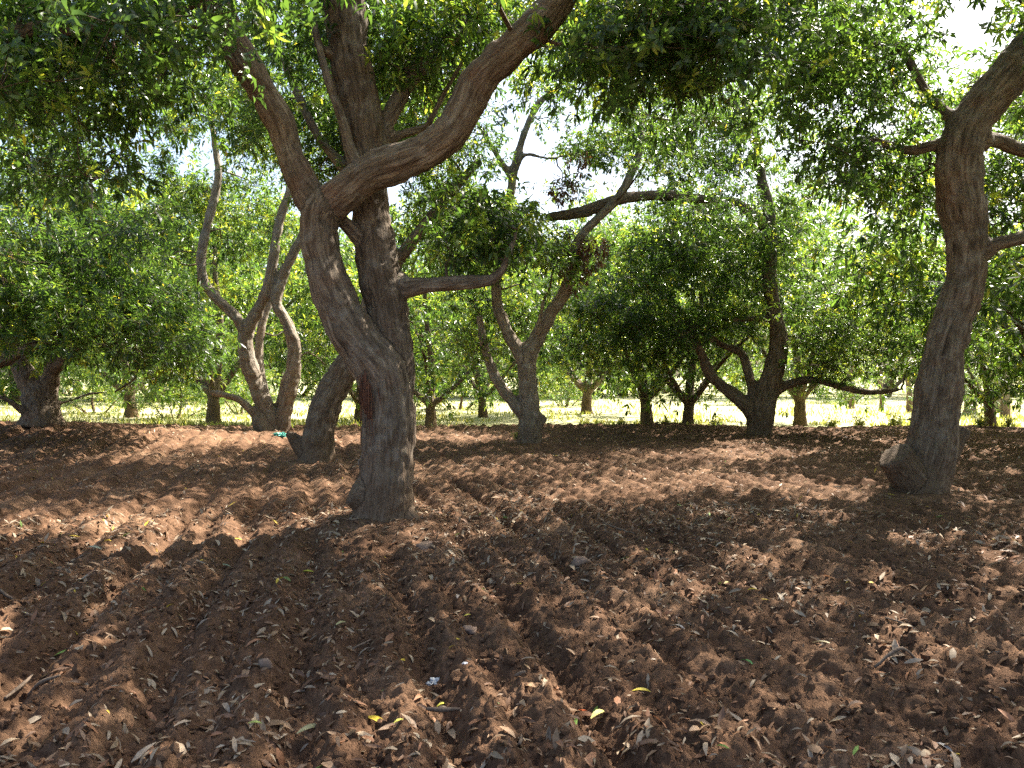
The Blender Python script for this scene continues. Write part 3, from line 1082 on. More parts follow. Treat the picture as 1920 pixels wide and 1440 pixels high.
# --- the Y-shaped tree in the middle
d = 16.7
L4 = [
    pix_line('trunk', [(994, 848, 32.4), (994, 815, 23.4), (992, 775, 20.7), (990, 720, 18.0), (988, 670, 18.0), (1008, 632, 15.3), (1030, 590, 13.5), (1055, 555, 11.7), (1072, 505, 10.8), (1082, 455, 9.9), (1112, 418, 9.0), (1158, 372, 9.0), (1188, 315, 8.1), (1203, 265, 7.2), (1195, 230, 5.4)], d),
    pix_line('limb', [(986, 680, 17.1), (964, 645, 12.6), (942, 600, 10.8), (930, 550, 9.9, 0.1), (938, 460, 9.0, 0.2), (955, 380, 8.1, 0.3), (964, 320, 9.0, 0.3), (985, 245, 7.2, 0.3), (1010, 195, 6.3, 0.4), (1055, 155, 5.4, 0.5)], d),
    pix_line('limb', [(960, 335, 7.2, 0.3), (925, 280, 5.4, 0.2), (893, 228, 4.5, 0.2)], d),
    pix_line('limb', [(964, 320, 8.1, 0.3), (985, 290, 4.5, 0.2), (1030, 297, 3.6, 0.1), (1075, 288, 3.6, 0), (1120, 280, 2.7, 0)], d),
    pix_line('limb', [(986, 775, 17.1), (960, 752, 11.7), (932, 712, 9.9), (914, 668, 9.0), (905, 630, 8.1), (898, 590, 7.2)], d),
    pix_line('limb', [(1004, 640, 8.1), (1012, 600, 5.4, -0.3), (1020, 560, 4.5, -0.4)], d),
    pix_line('cut_stub', [(998, 800, 19.8), (1012, 788, 12.6), (1020, 778, 9.9)], d),
]
c4 = np.vstack((
    pixel_clumps(rng, [(880, 420, 110, 90, 15.5, 18, 34), (870, 620, 70, 70, 16.2, 18.5, 16), (980, 500, 80, 60, 15.6, 18, 14), (960, 420, 60, 50, 15.5, 17.5, 8), (1100, 320, 70, 60, 16.5, 18, 10), (1150, 250, 80, 60, 16.5, 18.5, 10),
                       (950, 560, 60, 50, 17.2, 18.5, 8), (1060, 440, 40, 40, 16, 17, 4), (800, 340, 40, 40, 16, 18, 4), (1030, 190, 60, 40, 17, 18, 4)]),
    ellipsoid_clumps(rng, (0.6, 17.0, 8.6), (3.0, 2.8, 1.9), 24, 7.2),
))
t4 = tree('mango_tree', 'slender Y-shaped mango tree in the middle with pale upper branches', L4, c4, 104, 0.04, PALE, True, None, 0, (20, 28), 0.155, bark_depth=0.012, tone=0.14)
# dead brown leaves caught in its fork
rg = np.random.default_rng(3)
dc = pixel_clumps(rg, [(1085, 470, 32, 40, 16.4, 16.9, 6), (1062, 520, 22, 40, 16.4, 16.9, 3), (1075, 345, 30, 30, 16.2, 16.8, 3)], (0.25, 0.4))
pp, aa = [], []
for x, y, z, r in dc:
    v = norm(rg.normal(0, 1, (14, 3)))
    pp.append(np.array((x, y, z)) + v * r)
    aa.append(norm(v + np.array((0, 0, -0.8))))
V, T, Q, tint = spray_leaves(np.vstack(pp), np.vstack(aa), rg, (7, 11), 0.16, False, None)
me = mesh_from('dead_leaves', V, [T, Q])
attr_float(me, 'tint', tint)
o = link('dead_leaves', me, M_LEAF_DEAD, t4)
o.matrix_parent_inverse = Matrix.Translation(-t4.location)
tag(o, 'withered brown leaves caught in the fork', kind='stuff')

# --- many-stemmed pale tree on the left
d = 19.0
L5 = [
    pix_line('trunk', [(522, 832, 28.6), (515, 808, 21.8), (498, 765, 16.0), (482, 725, 15.1), (466, 680, 15.1), (460, 635, 14.3), (468, 610, 12.6), (490, 568, 10.9), (508, 512, 10.1), (519, 440, 9.2), (530, 395, 9.2), (545, 355, 8.4), (560, 290, 6.7)], d),
    pix_line('limb', [(462, 625, 12.6), (440, 592, 10.1), (405, 558, 10.1), (382, 525, 9.2), (377, 480, 9.2), (388, 425, 8.4), (402, 370, 8.4), (410, 325, 7.6), (405, 285, 6.7), (395, 220, 5.0)], d),
    pix_line('limb', [(525, 815, 18.5), (535, 765, 14.3), (547, 715, 14.3), (552, 655, 12.6), (538, 605, 10.9), (518, 568, 10.1), (530, 520, 10.1), (552, 470, 9.2), (572, 430, 8.4), (600, 340, 6.7)], d),
    pix_line('limb', [(512, 800, 14.3), (498, 745, 10.1, 0.4), (486, 690, 9.2, 0.6), (488, 630, 8.4, 0.7), (500, 580, 7.6, 0.8), (540, 480, 6.7, 1.2)], d),
    pix_line('limb', [(508, 805, 15.1), (478, 778, 8.4, -0.2), (452, 752, 7.6, -0.3), (425, 742, 6.7, -0.4), (393, 735, 5.9, -0.5)], d),
    pix_line('limb', [(525, 770, 10.1, 0.3), (530, 720, 5.9, 0.2), (543, 690, 5.0, 0.1)], d),
    pix_line('cut_stub', [(505, 822, 20.2, -0.2), (492, 800, 16.8, -0.2), (485, 782, 13.4, -0.2)], d),
]
c5 = np.vstack((
    pixel_clumps(rng, [(420, 290, 130, 90, 18.5, 21.5, 34), (480, 440, 60, 70, 19.4, 21.5, 20), (340, 420, 60, 80, 19, 21.5, 18), (430, 560, 40, 40, 19.5, 21, 6), (600, 620, 40, 80, 19.5, 21.5, 10), (320, 180, 110, 80, 19, 22, 12), (560, 640, 30, 60, 20, 21.5, 5)]),
    ellipsoid_clumps(rng, (-6.0, 19.6, 8.2), (3.4, 3.0, 2.0), 37, 6.0),
))
tree('mango_tree', 'pale many-stemmed mango tree left of the front trunk with one sawn limb', L5, c5, 105, 0.044, PALE, True, None, 0, (20, 28), 0.155, bark_depth=0.012, tone=0.06)

# --- wide low tree right of the middle
d = 19.0
L6 = [
    pix_line('trunk', [(1424, 835, 30), (1424, 805, 24), (1428, 765, 26), (1440, 725, 21), (1455, 680, 19), (1460, 635, 17), (1452, 590, 14), (1442, 520, 13), (1445, 450, 12), (1440, 390, 11), (1425, 320, 9), (1415, 230, 7)], d),
    pix_line('limb', [(1418, 775, 20), (1385, 748, 13), (1352, 722, 11), (1330, 700, 11), (1318, 670, 10), (1305, 640, 8), (1285, 590, 6)], d),
    pix_line('limb', [(1420, 765, 16), (1412, 735, 10), (1402, 695, 9, 0.2), (1390, 662, 8, 0.3), (1350, 645, 7, 0.3), (1300, 610, 6, 0.3)], d),
    pix_line('limb', [(1448, 735, 14), (1475, 722, 9), (1520, 712, 8, -0.2), (1565, 722, 7, -0.3), (1625, 735, 7, -0.4), (1690, 730, 5, -0.5)], d),
    pix_line('limb', [(1444, 440, 10), (1390, 385, 9, -0.6), (1330, 376, 9, -1.0), (1240, 366, 10, -1.4), (1160, 374, 11, -1.8), (1090, 398, 12, -2.0), (1022, 408, 9, -2.2)], d),
    pix_line('limb', [(1446, 600, 9), (1410, 598, 6), (1370, 600, 5)], d),
]
c6 = np.vstack((
    pixel_clumps(rng, [(1250, 560, 130, 110, 17.2, 20.5, 60), (1200, 640, 130, 80, 17.6, 21, 40), (1350, 420, 130, 110, 17.6, 21, 60), (1540, 520, 140, 100, 17.4, 21, 66), (1600, 650, 120, 70, 17.4, 20.5, 46), (1450, 600, 90, 60, 17.8, 20, 12),
                       (1300, 260, 120, 80, 18, 21, 36), (1450, 250, 120, 90, 18, 21, 34), (1270, 470, 60, 60, 17, 18, 8), (1110, 600, 60, 90, 18, 21, 16), (1700, 560, 60, 80, 18, 21, 10), (1560, 390, 90, 40, 18.5, 21, 8)]),
    ellipsoid_clumps(rng, (5.9, 19.5, 7.4), (4.2, 3.4, 2.2), 27, 5.5),
    ellipsoid_clumps(rng, (2.6, 14.4, 7.2), (3.0, 1.8, 1.3), 11, 5.6),
    ellipsoid_clumps(rng, (5.2, 15.6, 6.0), (3.0, 1.6, 2.0), 19, 4.2),
))
tree('mango_tree', 'broad mango tree right of the middle with low spreading limbs', L6, c6, 106, 0.046, GREY, True, None, 0, (17, 24), 0.155, bark_depth=0.012, tone=0.05)

# --- leafy tree at the left edge
d = 16.0
L7 = [
    pix_line('trunk', [(78, 800, 44), (78, 778, 33), (72, 745, 29), (55, 715, 20), (38, 685, 16), (15, 640, 13), (-20, 580, 11), (-30, 480, 9)], d),
    pix_line('limb', [(80, 765, 24), (92, 725, 17), (98, 690, 14), (110, 640, 12), (130, 560, 10), (160, 460, 9), (170, 340, 7)], d),
    pix_line('limb', [(74, 770, 16), (45, 772, 8, -0.3), (15, 750, 6, -0.5), (-30, 735, 5, -0.7)], d),
    pix_line('limb', [(-60, 700, 18, -1.6), (0, 676, 15, -1.6), (50, 655, 11, -1.7), (110, 630, 7, -1.9)], d),
    pix_line('limb', [(98, 695, 12), (150, 650, 8, -0.4), (220, 600, 7, -0.8), (290, 560, 6, -1.0)], d),
    pix_line('limb', [(86, 760, 8), (120, 755, 4, 0.2), (170, 738, 4, 0.3), (215, 735, 3, 0.4)], d),
]
c7 = np.vstack((
    pixel_clumps(rng, [(130, 500, 170, 130, 12.8, 17, 76), (220, 610, 150, 60, 12.8, 16.5, 36), (330, 560, 100, 100, 14, 17.5, 32), (60, 600, 90, 60, 13, 15.8, 14), (330, 660, 80, 40, 14.5, 17, 10), (90, 400, 120, 50, 14, 18, 16), (-90, 500, 130, 160, 13, 17, 20), (240, 430, 80, 60, 15, 18, 10)]),
    ellipsoid_clumps(rng, (-9.6, 16.2, 6.2), (3.8, 3.2, 1.8), 18, 5.0),
))
tree('mango_tree', 'bushy mango tree at the left edge with dark drooping foliage', L7, c7, 107, 0.044, GREY, True, None, 0, (20, 28), 0.155, bark_depth=0.014, tone=-0.02)

# --- a neighbour outside the left edge whose dark limb reaches in along the top
L8 = [
    ('trunk', np.array([(-7.6, 6.8, -0.1), (-7.5, 6.8, 0.8), (-7.2, 6.9, 1.9), (-6.7, 7.0, 3.0), (-6.0, 7.1, 3.9), (-5.2, 7.2, 4.4)]), np.array([0.33, 0.26, 0.24, 0.2, 0.15, 0.11])),
    ('limb', np.array([P(-160, 170, 7.1), P(-40, 95, 7.0), P(60, 55, 7.0), P(160, 50, 6.9), P(250, 25, 6.8), P(340, 20, 6.7), P(400, -20, 6.5)]), np.array([0.13, 0.10, 0.085, 0.075, 0.07, 0.06, 0.04])),
    ('limb', np.array([(-7.3, 6.9, 1.7), (-8.0, 7.4, 2.8), (-8.6, 8.2, 4.2), (-8.8, 8.6, 5.6)]), np.array([0.17, 0.13, 0.10, 0.06])),
    ('limb', np.array([P(60, 60, 7.0), P(130, 110, 7.1), P(90, 190, 7.2), P(50, 260, 7.3), P(0, 275, 7.4)]), np.array([0.03, 0.02, 0.016, 0.013, 0.01])),
]
c8 = np.vstack((
    pixel_clumps(rng, [(60, 120, 150, 110, 6.6, 9.5, 16), (180, 250, 130, 60, 8, 10, 6), (40, 300, 90, 60, 8.5, 10.5, 6)]),
    ellipsoid_clumps(rng, (-7.2, 7.6, 5.8), (3.6, 3.6, 2.2), 43, 3.8),
))
tree('mango_tree', 'dark limb and foliage reaching in over the top left corner', L8, c8, 108, 0.05, DARK, False, None, 80, (19, 26), 0.138, tone=-0.04)

# ------------------------------------------------------------------ farther trees: two patterns, copied
def pattern(seed, kind):
    rg = np.random.default_rng(seed)
    lines = [('trunk', np.array([(0, 0, -0.3), (0, 0, 0.25), (0.05, 0, 0.7), (0.1, 0.05, 1.2), (0.3, 0.1, 2.2), (0.4, 0.0, 3.4), (0.2, 0.1, 4.6)]), np.array([0.22, 0.15, 0.135, 0.115, 0.09, 0.07, 0.04]))]
    for k in range(4):
        a = k * 1.57 + rg.uniform(-0.4, 0.4)
        c, s = math.cos(a), math.sin(a)
        up = rg.uniform(0.8, 1.5)
        lines.append(('limb', np.array([(0.05, 0.02, 0.6), (0.5 * c, 0.5 * s, 0.6 + 0.45 * up), (1.1 * c, 1.1 * s, 0.8 + 0.9 * up), (1.8 * c + rg.normal(0, .2), 1.8 * s, 1.1 + 1.2 * up), (2.5 * c, 2.5 * s + rg.normal(0, .2), 1.4 + 1.5 * up)]),
                      np.array([0.10, 0.08, 0.062, 0.05, 0.032])))
    cl = np.vstack((ellipsoid_clumps(rg, (0.1, 0, 3.1), (3.2, 3.2, 2.7), 96, 0.75, (0.4, 0.8), 0.5), ellipsoid_clumps(rg, (0, 0, 4.2), (2.2, 2.2, 1.8), 14, 2.4, (0.5, 0.8), 0.0)))
    return lines, cl


FAR_GROUP = 'trees of the far rows'
lin, cl = pattern(31, 0)
fa = tree('mango_tree', 'far tree', lin, cl, 201, 0.045, GREY, True, None, 0, (10, 15), 0.19, 0.012, False, False, 0.12)
lin, cl = pattern(32, 1)
fb = tree('mango_tree', 'far tree', lin, cl, 202, 0.045, GREY, True, None, 0, (10, 15), 0.19, 0.012, False, False, 0.2)


def reset_parent_inverse(t):
    for ch in t.children:
        ch.matrix_parent_inverse = Matrix.Identity(4)
    t.location = (0, 0, 0)


reset_parent_inverse(fa)
reset_parent_inverse(fb)
ROW = [
    # px of the foot, distance, turn, scale, label, pattern
    (1290, 23.6, 0.4, 1.2, 'dark trunked tree left of the broad mango tree, its limb leaning left', 0),
    (1212, 24.6, 2.2, 1.3, 'tree with slim dark stem at the soil edge, right of the Y-shaped tree', 1),
    (1500, 25.0, 1.2, 1.35, 'tree with forked stem at the soil edge behind the low right limb', 1),
    (1856, 22.5, 3.0, 1.0, 'small tree at the soil edge just right of the leaning grey trunk', 0),
    (808, 24.0, 4.4, 1.15, 'low V-forked tree at the soil edge right of the front trunk', 0),
    (400, 25.5, 5.2, 1.5, 'dark trunked tree at the soil edge left of the many-stemmed tree', 1),
    (672, 27.0, 0.9, 1.0, 'tree at the soil edge glimpsed between the two leaning trunks', 1),
    (905, 30.0, 2.6, 1.15, 'tree in the sunlit grass behind the V-forked tree', 1),
    (245, 30.0, 3.6, 1.5, 'tree in the sunlit grass beyond the bushy left tree', 0),
    (1100, 33.0, 5.0, 1.5, 'tree in the sunlit grass just right of the Y-shaped trunk', 0),
    (-120, 24.0, 1.9, 1.9, 'tree behind the bushy left tree at the picture edge', 1),
    (1990, 16.0, 0.2, 1.35, 'tree just past the right edge with leaves hanging in', 1),
]
first = [True, True]
for px, dd, turn, scl, lab, k in ROW:
    src = (fa, fb)[k]
    o = src if first[k] else copy_tree(src)
    first[k] = False
    p = P(px, 760, dd)
    o.location = (p[0], dd, -0.17 if dd > 22.7 else 0.03)
    o.rotation_euler = (0, 0, turn)
    o.scale = (scl, scl, scl)
    tag(o, lab, 'tree', FAR_GROUP)
far_lab = 'distant leafy tree closing the view beyond the sunlit grass field'
rg = np.random.default_rng(77)
for i in range(26):
    k = i % 2
    o = copy_tree((fa, fb)[k])
    a = -0.78 + 1.56 * (i + 0.5) / 26 + rg.normal(0, 0.012)
    r = rg.uniform(52, 78) if a < 0.1 else rg.uniform(62, 88)
    s = rg.uniform(1.8, 2.7)
    o.location = (math.sin(a) * r, math.cos(a) * r, -0.2 - rg.uniform(0.5, 1.4) * s)
    o.rotation_euler = (0, 0, rg.uniform(0, 6.28))
    o.scale = (s, s, s * rg.uniform(0.9, 1.2))
    tag(o, far_lab, 'tree', 'distant trees beyond the field')

for i, (px, dd, s, lab) in enumerate([
    (330, 29, 0.42, 'low bush in the sunlit grass left of the many-stemmed tree'),
    (452, 33, 0.5, 'low bush in the sunlit grass behind the sawn pale limb'),
    (180, 33, 0.5, 'low bush in the sunlit grass right of the bushy left tree'),
    (760, 31, 0.46, 'low bush in the sunlit grass just right of the front trunk'),
    (860, 37, 0.6, 'low bush in the sunlit grass left of the Y-shaped tree'),
    (1060, 41, 0.5, 'low bush in the sunlit grass right of the Y-shaped tree'),
    (1400, 43, 0.5, 'low bush in the sunlit grass behind the broad mango trunk'),
    (1590, 46, 0.6, 'low bush in the sunlit grass below the low right limb'),
    (1790, 31, 0.42, 'low bush in the sunlit grass right of the leaning grey tree'),
]):
    o = copy_tree((fa, fb)[i % 2])
    p = P(px, 760, dd)
    o.name = 'bush'
    o.location = (p[0], dd, -0.2 - 1.15 * s)
    o.rotation_euler = (0, 0, i * 1.3)
    o.scale = (s * 1.2, s * 1.2, s)
    tag(o, lab, 'bush', 'bushes in the sunlit grass')

# neighbours out of the picture on the right that keep the ground in shade
for (x, y, s, t) in ((9.6, 4.0, 1.3, 1.0), (10.9, 13.6, 1.45, 2.0), (14.5, 20.5, 1.0, 4.0)):
    o = copy_tree(fb)
    o.location = (x, y, 0.03)
    o.rotation_euler = (0, 0, t)
    o.scale = (s, s, s)
    tag(o, 'neighbouring tree outside the right edge of the picture', 'tree', 'neighbours outside the picture')

# ------------------------------------------------------------------ grass and weeds beyond the soil
def grass():
    rg = np.random.default_rng(9)
    n = 26000
    d = 21.5 + 26 * rg.random(n) ** 1.8
    x = (rg.random(n) - 0.5) * 1.5 * d
    keep = d > tilled_edge(x) - 0.15 - 0.9 * rg.random(n) ** 4
    x, d = x[keep], d[keep]
    clumpy = noise2(x * 0.7, d * 0.7, 33)
    keep = clumpy > 0.35
    x, d, clumpy = x[keep], d[keep], clumpy[keep]
    n = len(x)
    h = (0.05 + 0.16 * rg.random(n)) * (0.5 + clumpy)
    a = rg.random(n) * 6.283
    lean = rg.normal(0, 0.35, (n, 2))
    zz = np.where(d < tilled_edge(x) + 0.3, np.maximum(ground_height(x, d, False) - 0.26 * sstep(-0.3, 0.5, d - tilled_edge(x)) - 0.02, -0.18), -0.18)
    base = np.stack((x, d, zz), -1)
    side = np.stack((np.cos(a), np.sin(a), np.zeros(n)), -1) * (0.008 + 0.012 * rg.random(n))[:, None]
    tip = base + np.stack((lean[:, 0] * h, lean[:, 1] * h, h), -1)
    mid = base * 0.5 + tip * 0.5 + np.array((0, 0, 0.02))
    V = np.stack((base - side, base + side, mid + side * 1.3, mid - side * 1.3, tip), 1).reshape(-1, 3)
    o5 = (np.arange(n) * 5)[:, None]
    Q = np.array([(0, 1, 2, 3)]) + o5
    T = np.array([(3, 2, 4)]) + o5
    me = mesh_from('grass', V, [Q, T])
    attr_float(me, 'tint', np.repeat(np.clip(rg.normal(0.55, 0.22, n), 0, 1), 5))
    o = link('grass', me, M_GRASS)
    tag(o, 'sunlit yellow green grass growing beyond the tilled soil', 'grass', kind='stuff')


def weed(px, d, size, seed, label, group='weeds along the soil edge'):
    rg = np.random.default_rng(seed)
    c = P(px, 790, d)
    z0 = float(ground_height(np.array([c[0]]), np.array([d]), False)[0]) if d < 22.4 else -0.17
    root = bpy.data.objects.new('weed', None)
    COL.objects.link(root)
    root.location = (c[0], d, z0)
    root.empty_display_size = 0.1
    n = 16
    ang = rg.random(n) * 6.283
    tl = np.stack((np.cos(ang) * size * 0.7 * rg.random(n), np.sin(ang) * size * 0.7 * rg.random(n), size * (0.4 + 0.6 * rg.random(n))), -1)
    B = Batch()
    for q in tl:
        B.add(*tube(np.array([(0, 0, -0.02), q * 0.5 + np.array((0, 0, 0.03)), q]), np.array([0.006, 0.005, 0.003]), 4, False))
    st = B.mesh('stems')
    attr_float(st, 'tint', np.full(len(st.vertices), 0.3))
    link('stems', st, M_GRASS, root)['kind'] = 'stuff'
    V, T, Q, tint = spray_leaves(np.vstack((tl, tl * 0.6)), norm(np.vstack((tl, tl)) + rg.normal(0, 0.1, (2 * n, 3))), rg, (6, 9), size * 0.33, False, np.full(2 * n, 0.45))
    me = mesh_from('leaves', V, [T, Q])
    attr_float(me, 'tint', tint)
    link('leaves', me, M_GRASS, root)['kind'] = 'stuff'
    tag(root, label, 'weed', group)


grass()
k = 0
for px, dd, sz, lab in [
    (970, 17.6, 0.22, 'small bright seedling at the foot of the Y-shaped tree'),
    (1610, 22.9, 0.42, 'low green weed at the soil edge under the low right limb'),
    (1680, 23.0, 0.5, 'green weed at the soil edge close left of the leaning grey trunk'),
    (1560, 23.2, 0.38, 'green weed at the soil edge right of the forked stem'),
    (1838, 21.6, 0.34, 'green weed at the foot of the small right-hand tree'),
    (1890, 21.8, 0.3, 'green weed at the soil edge nearest the right picture edge'),
    (1165, 23.4, 0.35, 'green weed at the soil edge left of the slim dark stem'),
    (1245, 23.2, 0.4, 'green weed at the soil edge between the slim stem and the dark trunk'),
    (1340, 23.4, 0.36, 'green weed at the soil edge left of the broad mango trunk'),
]:
    k += 1
    weed(px, dd, sz, 300 + k, lab)

# slim pale trunks standing in the sun beyond the leaning tree
for i, (px, dd, h, r, lab) in enumerate([
    (1862, 34, 4.6, 0.30, 'thick pale bare trunk in the sun beyond the small right tree'),
    (1884, 30, 5.0, 0.16, 'slim pale bare trunk in the sun near the right edge'),
    (1818, 33, 3.4, 0.22, 'grey bare trunk in the sun right of the leaning tree'),
    (1704, 34, 2.2, 0.12, 'short dark post in the sun just left of the leaning tree'),
    (1652, 36, 2.0, 0.10, 'short dark post in the sun under the low right limb'),
    (1596, 38, 2.4, 0.12, 'grey post in the sun further left under the low right limb'),
]):
    rg = np.random.default_rng(500 + i)
    p = P(px, 770, dd)
    root = bpy.data.objects.new('bare_trunk', None)
    COL.objects.link(root)
    root.location = (p[0], dd, -0.18)
    pts = np.array([(0, 0, -0.1), (0.02, 0, 0.2), (0.03, 0, h * 0.35), (-0.03, 0.03, h * 0.7), (0.05, 0, h)])
    cv, rv = resample(pts, [r * 1.5, r * 1.1, r, r * 0.9, r * 0.75], 0.12)
    rv = rv * (1 + 0.15 * (noise3(cv * 3 + i, 5) - 0.5))
    V, q, t = tube(cv, rv, 12)
    me = mesh_from('stem', V, [q, t])
    attr_vec(me, 'bark_co', V)
    link('stem', me, M_BARK_PALE if i < 3 else M_BARK, root)
    c2_, r2_ = resample(np.array([(0, 0, h * 0.55), (0.18, 0.1, h * 0.68), (0.3, 0.12, h * 0.85)]), [r * 0.35, r * 0.3, r * 0.2], 0.1)
    V, q, t = tube(c2_, r2_, 8)
    me = mesh_from('side_branch', V, [q, t])
    attr_vec(me, 'bark_co', V)
    link('side_branch', me, M_BARK, root)
    tag(root, lab, 'trunk' if i < 3 else 'post')

# ------------------------------------------------------------------ leaf litter, clods, sticks
def curled(L, wid, curlw, curll, twist, st=4):
    """one dry leaf lying flat: rows of three points along its length"""
    t = np.linspace(0, 1, st)
    w = wid * 0.5 * np.sin(np.pi * np.clip(t * 0.94 + 0.04, 0, 1)) ** 0.75
    a = (t - 0.5) * curll
    x = L * (np.sin(a) / curll if abs(curll) > 1e-3 else (t - 0.5))
    z = L * ((np.cos(a) - np.cos(0.5 * curll)) / curll if abs(curll) > 1e-3 else 0 * t)
    rows = []
    for i in range(st):
        tw = twist * (t[i] - 0.5)
        cyy, czz = math.cos(curlw) * w[i], math.sin(curlw) * w[i]
        for sgn in (-1, 0, 1):
            yy, zz = sgn * cyy, (czz if sgn else 0)
            rows.append((x[i], yy * math.cos(tw) - zz * math.sin(tw), z[i] + yy * math.sin(tw) + zz * math.cos(tw)))
    V = np.array(rows)
    q = []
    for i in range(st - 1):
        for k in (0, 1):
            b = i * 3 + k
            q.append((b, b + 1, b + 4, b + 3))
    return V, np.array(q)


LEAF_COLS = np.array([(0.26, 0.165, 0.095), (0.21, 0.135, 0.082), (0.33, 0.245, 0.16), (0.155, 0.088, 0.052), (0.11, 0.062, 0.038), (0.25, 0.195, 0.14), (0.19, 0.10, 0.055), (0.38, 0.30, 0.21), (0.28, 0.135, 0.07)])
YELLOW, GREEN = np.array((0.55, 0.40, 0.05)), np.array((0.16, 0.26, 0.05))


def litter():
    rg = np.random.default_rng(41)
    shapes = [curled(1.0, rg.uniform(0.20, 0.36), rg.uniform(-0.2, 0.9), rg.uniform(-1.0, 1.5), rg.normal(0, 0.8)) for _ in range(24)]
    n = 72000
    # evenly over the tilled ground in and around the view
    d = np.sqrt(rg.uniform(1.5 ** 2, 22.3 ** 2, n))
    near = rg.random(n) < 0.42
    d[near] = np.sqrt(rg.uniform(1.8 ** 2, 9.0 ** 2, near.sum()))
    a = rg.uniform(-0.85, 0.85, n)
    x, y = d * np.sin(a), d * np.cos(a)
    keep = y < tilled_edge(x) - 0.1
    patch = noise2(x * 0.8 + 40, y * 0.8, 55) + 0.5 * noise2(x * 2.5, y * 2.5, 56)
    keep &= rg.random(n) < np.clip((patch - 0.35) * 1.6, 0.2, 1)
    x, y, d = x[keep], y[keep], d[keep]
    n = len(x)
    z = ground_height(x, y)
    e = 0.05
    gx = (ground_height(x + e, y, False) - ground_height(x - e, y, False)) / (2 * e)
    gy = (ground_height(x, y + e, False) - ground_height(x, y - e, False)) / (2 * e)
    nrm = norm(np.stack((-gx * 0.7, -gy * 0.7, np.ones(n)), -1) + rg.normal(0, 0.35, (n, 3)))
    turn = rg.random(n) * 6.283
    dz = rg.uniform(-0.008, 0.012, n)
    L = rg.uniform(0.04, 0.108, n) * np.where(rg.random(n) < 0.5, 0.6, 1)
    pick = rg.integers(0, len(shapes), n)
    cols = LEAF_COLS[rg.integers(0, len(LEAF_COLS), n)] * rg.uniform(0.6, 1.25, (n, 1))
    r = rg.random(n)
    cols[r < 0.006] = YELLOW
    cols[(r > 0.006) & (r < 0.010)] = GREEN
    ux = norm(np.cross(nrm, np.stack((np.cos(turn), np.sin(turn), np.zeros(n)), -1)))
    uy = np.cross(nrm, ux)
    # the 300 that show largest are leaves of their own
    px, py, dp = project(np.stack((x, y, z), -1))
    seen = (px > 8) & (px < 1912) & (py < 1432)
    key = np.where(seen, L / dp, -1)
    own = np.argsort(-key)[:300]
    is_own = np.zeros(n, bool)
    is_own[own] = True
    V, Qs, C, off = [], [], [], 0
    far = (d > 7.5) & ~is_own
    L = np.where(far, L * 1.15, L)
    fv = np.array([(-0.5, 0, 0), (0.02, -0.12, 0.05), (0.5, 0, 0.03), (-0.02, 0.12, 0.06)])
    i = np.where(far)[0]
    w = (fv[None, :, 0:1] * ux[i, None] + fv[None, :, 1:2] * uy[i, None] + fv[None, :, 2:3] * nrm[i, None]) * L[i, None, None]
    V.append((w + np.stack((x[i], y[i], z[i] + 0.022), -1)[:, None]).reshape(-1, 3))
    Qs.append((np.array([(0, 1, 2, 3)])[None] + (np.arange(len(i)) * 4)[:, None, None]).reshape(-1, 4))
    C.append(np.repeat(cols[i], 4, 0))
    off = len(i) * 4
    for k, (sv, sq) in enumerate(shapes):
        i = np.where((pick == k) & ~is_own & ~far)[0]
        if not len(i):
            continue
        w = (sv[None, :, 0:1] * ux[i, None] + sv[None, :, 1:2] * uy[i, None] + sv[None, :, 2:3] * nrm[i, None]) * L[i, None, None]
        w = w + np.stack((x[i], y[i], z[i] + dz[i]), -1)[:, None]
        V.append(w.reshape(-1, 3))
        Qs.append((sq[None] + (np.arange(len(i)) * len(sv))[:, None, None] + off).reshape(-1, 4))
        C.append(np.repeat(cols[i], len(sv), 0))
        off += len(i) * len(sv)
    me = mesh_from('leaf_litter', np.vstack(V), [np.vstack(Qs)])
    attr_col(me, 'leaf_colour', np.vstack(C))
    o = link('leaf_litter', me, M_LITTER)
    tag(o, 'dry brown leaves strewn thickly over the tilled red soil', 'leaf litter', kind='stuff')
    # single leaves share a small stock of shapes and colours
    stock = {}
    for i in own:
        ci = int(np.abs(LEAF_COLS - cols[i]).sum(1).argmin())
        special = 'y' if r[i] < 0.006 else ('g' if r[i] < 0.010 else ci)
        key = (int(pick[i]) % 8, special)
        if key not in stock:
            sv, sq = shapes[key[0]]
            m2 = mesh_from('fallen_leaf', sv, [sq])
            attr_col(m2, 'leaf_colour', np.repeat([cols[i]], len(sv), 0))
            m2.materials.append(M_LITTER)
            stock[key] = m2
        lf = link('fallen_leaf', stock[key])
        lf.matrix_world = Matrix(((ux[i][0] * L[i], uy[i][0] * L[i], nrm[i][0] * L[i], x[i]), (ux[i][1] * L[i], uy[i][1] * L[i], nrm[i][1] * L[i], y[i]),
                                  (ux[i][2] * L[i], uy[i][2] * L[i], nrm[i][2] * L[i], z[i] + 0.006), (0, 0, 0, 1)))
        if special == 'y':
            tag(lf, 'yellow fallen leaf lying among the brown ones on the soil', 'leaf', 'scattered yellow leaves')
        elif special == 'g':
            tag(lf, 'green fallen leaf lying among the brown ones on the soil', 'leaf', 'scattered green leaves')
        else:
            tag(lf, 'dry brown curled leaf lying on the near tilled soil', 'leaf', 'dry leaves on the near soil')
    return shapes


def on_ground(px, py):
    d = 1.45 * F_PX / (py - 705.0)
    for _ in range(4):
        p = P(px, py, d)
        g = float(ground_height(np.array([p[0]]), np.array([p[1]]))[0])
        d = d * (CAM_H - g) / (CAM_H - p[2])
    p = P(px, py, d)
    p[2] = float(ground_height(np.array([p[0]]), np.array([p[1]]))[0])
    return p


litter()


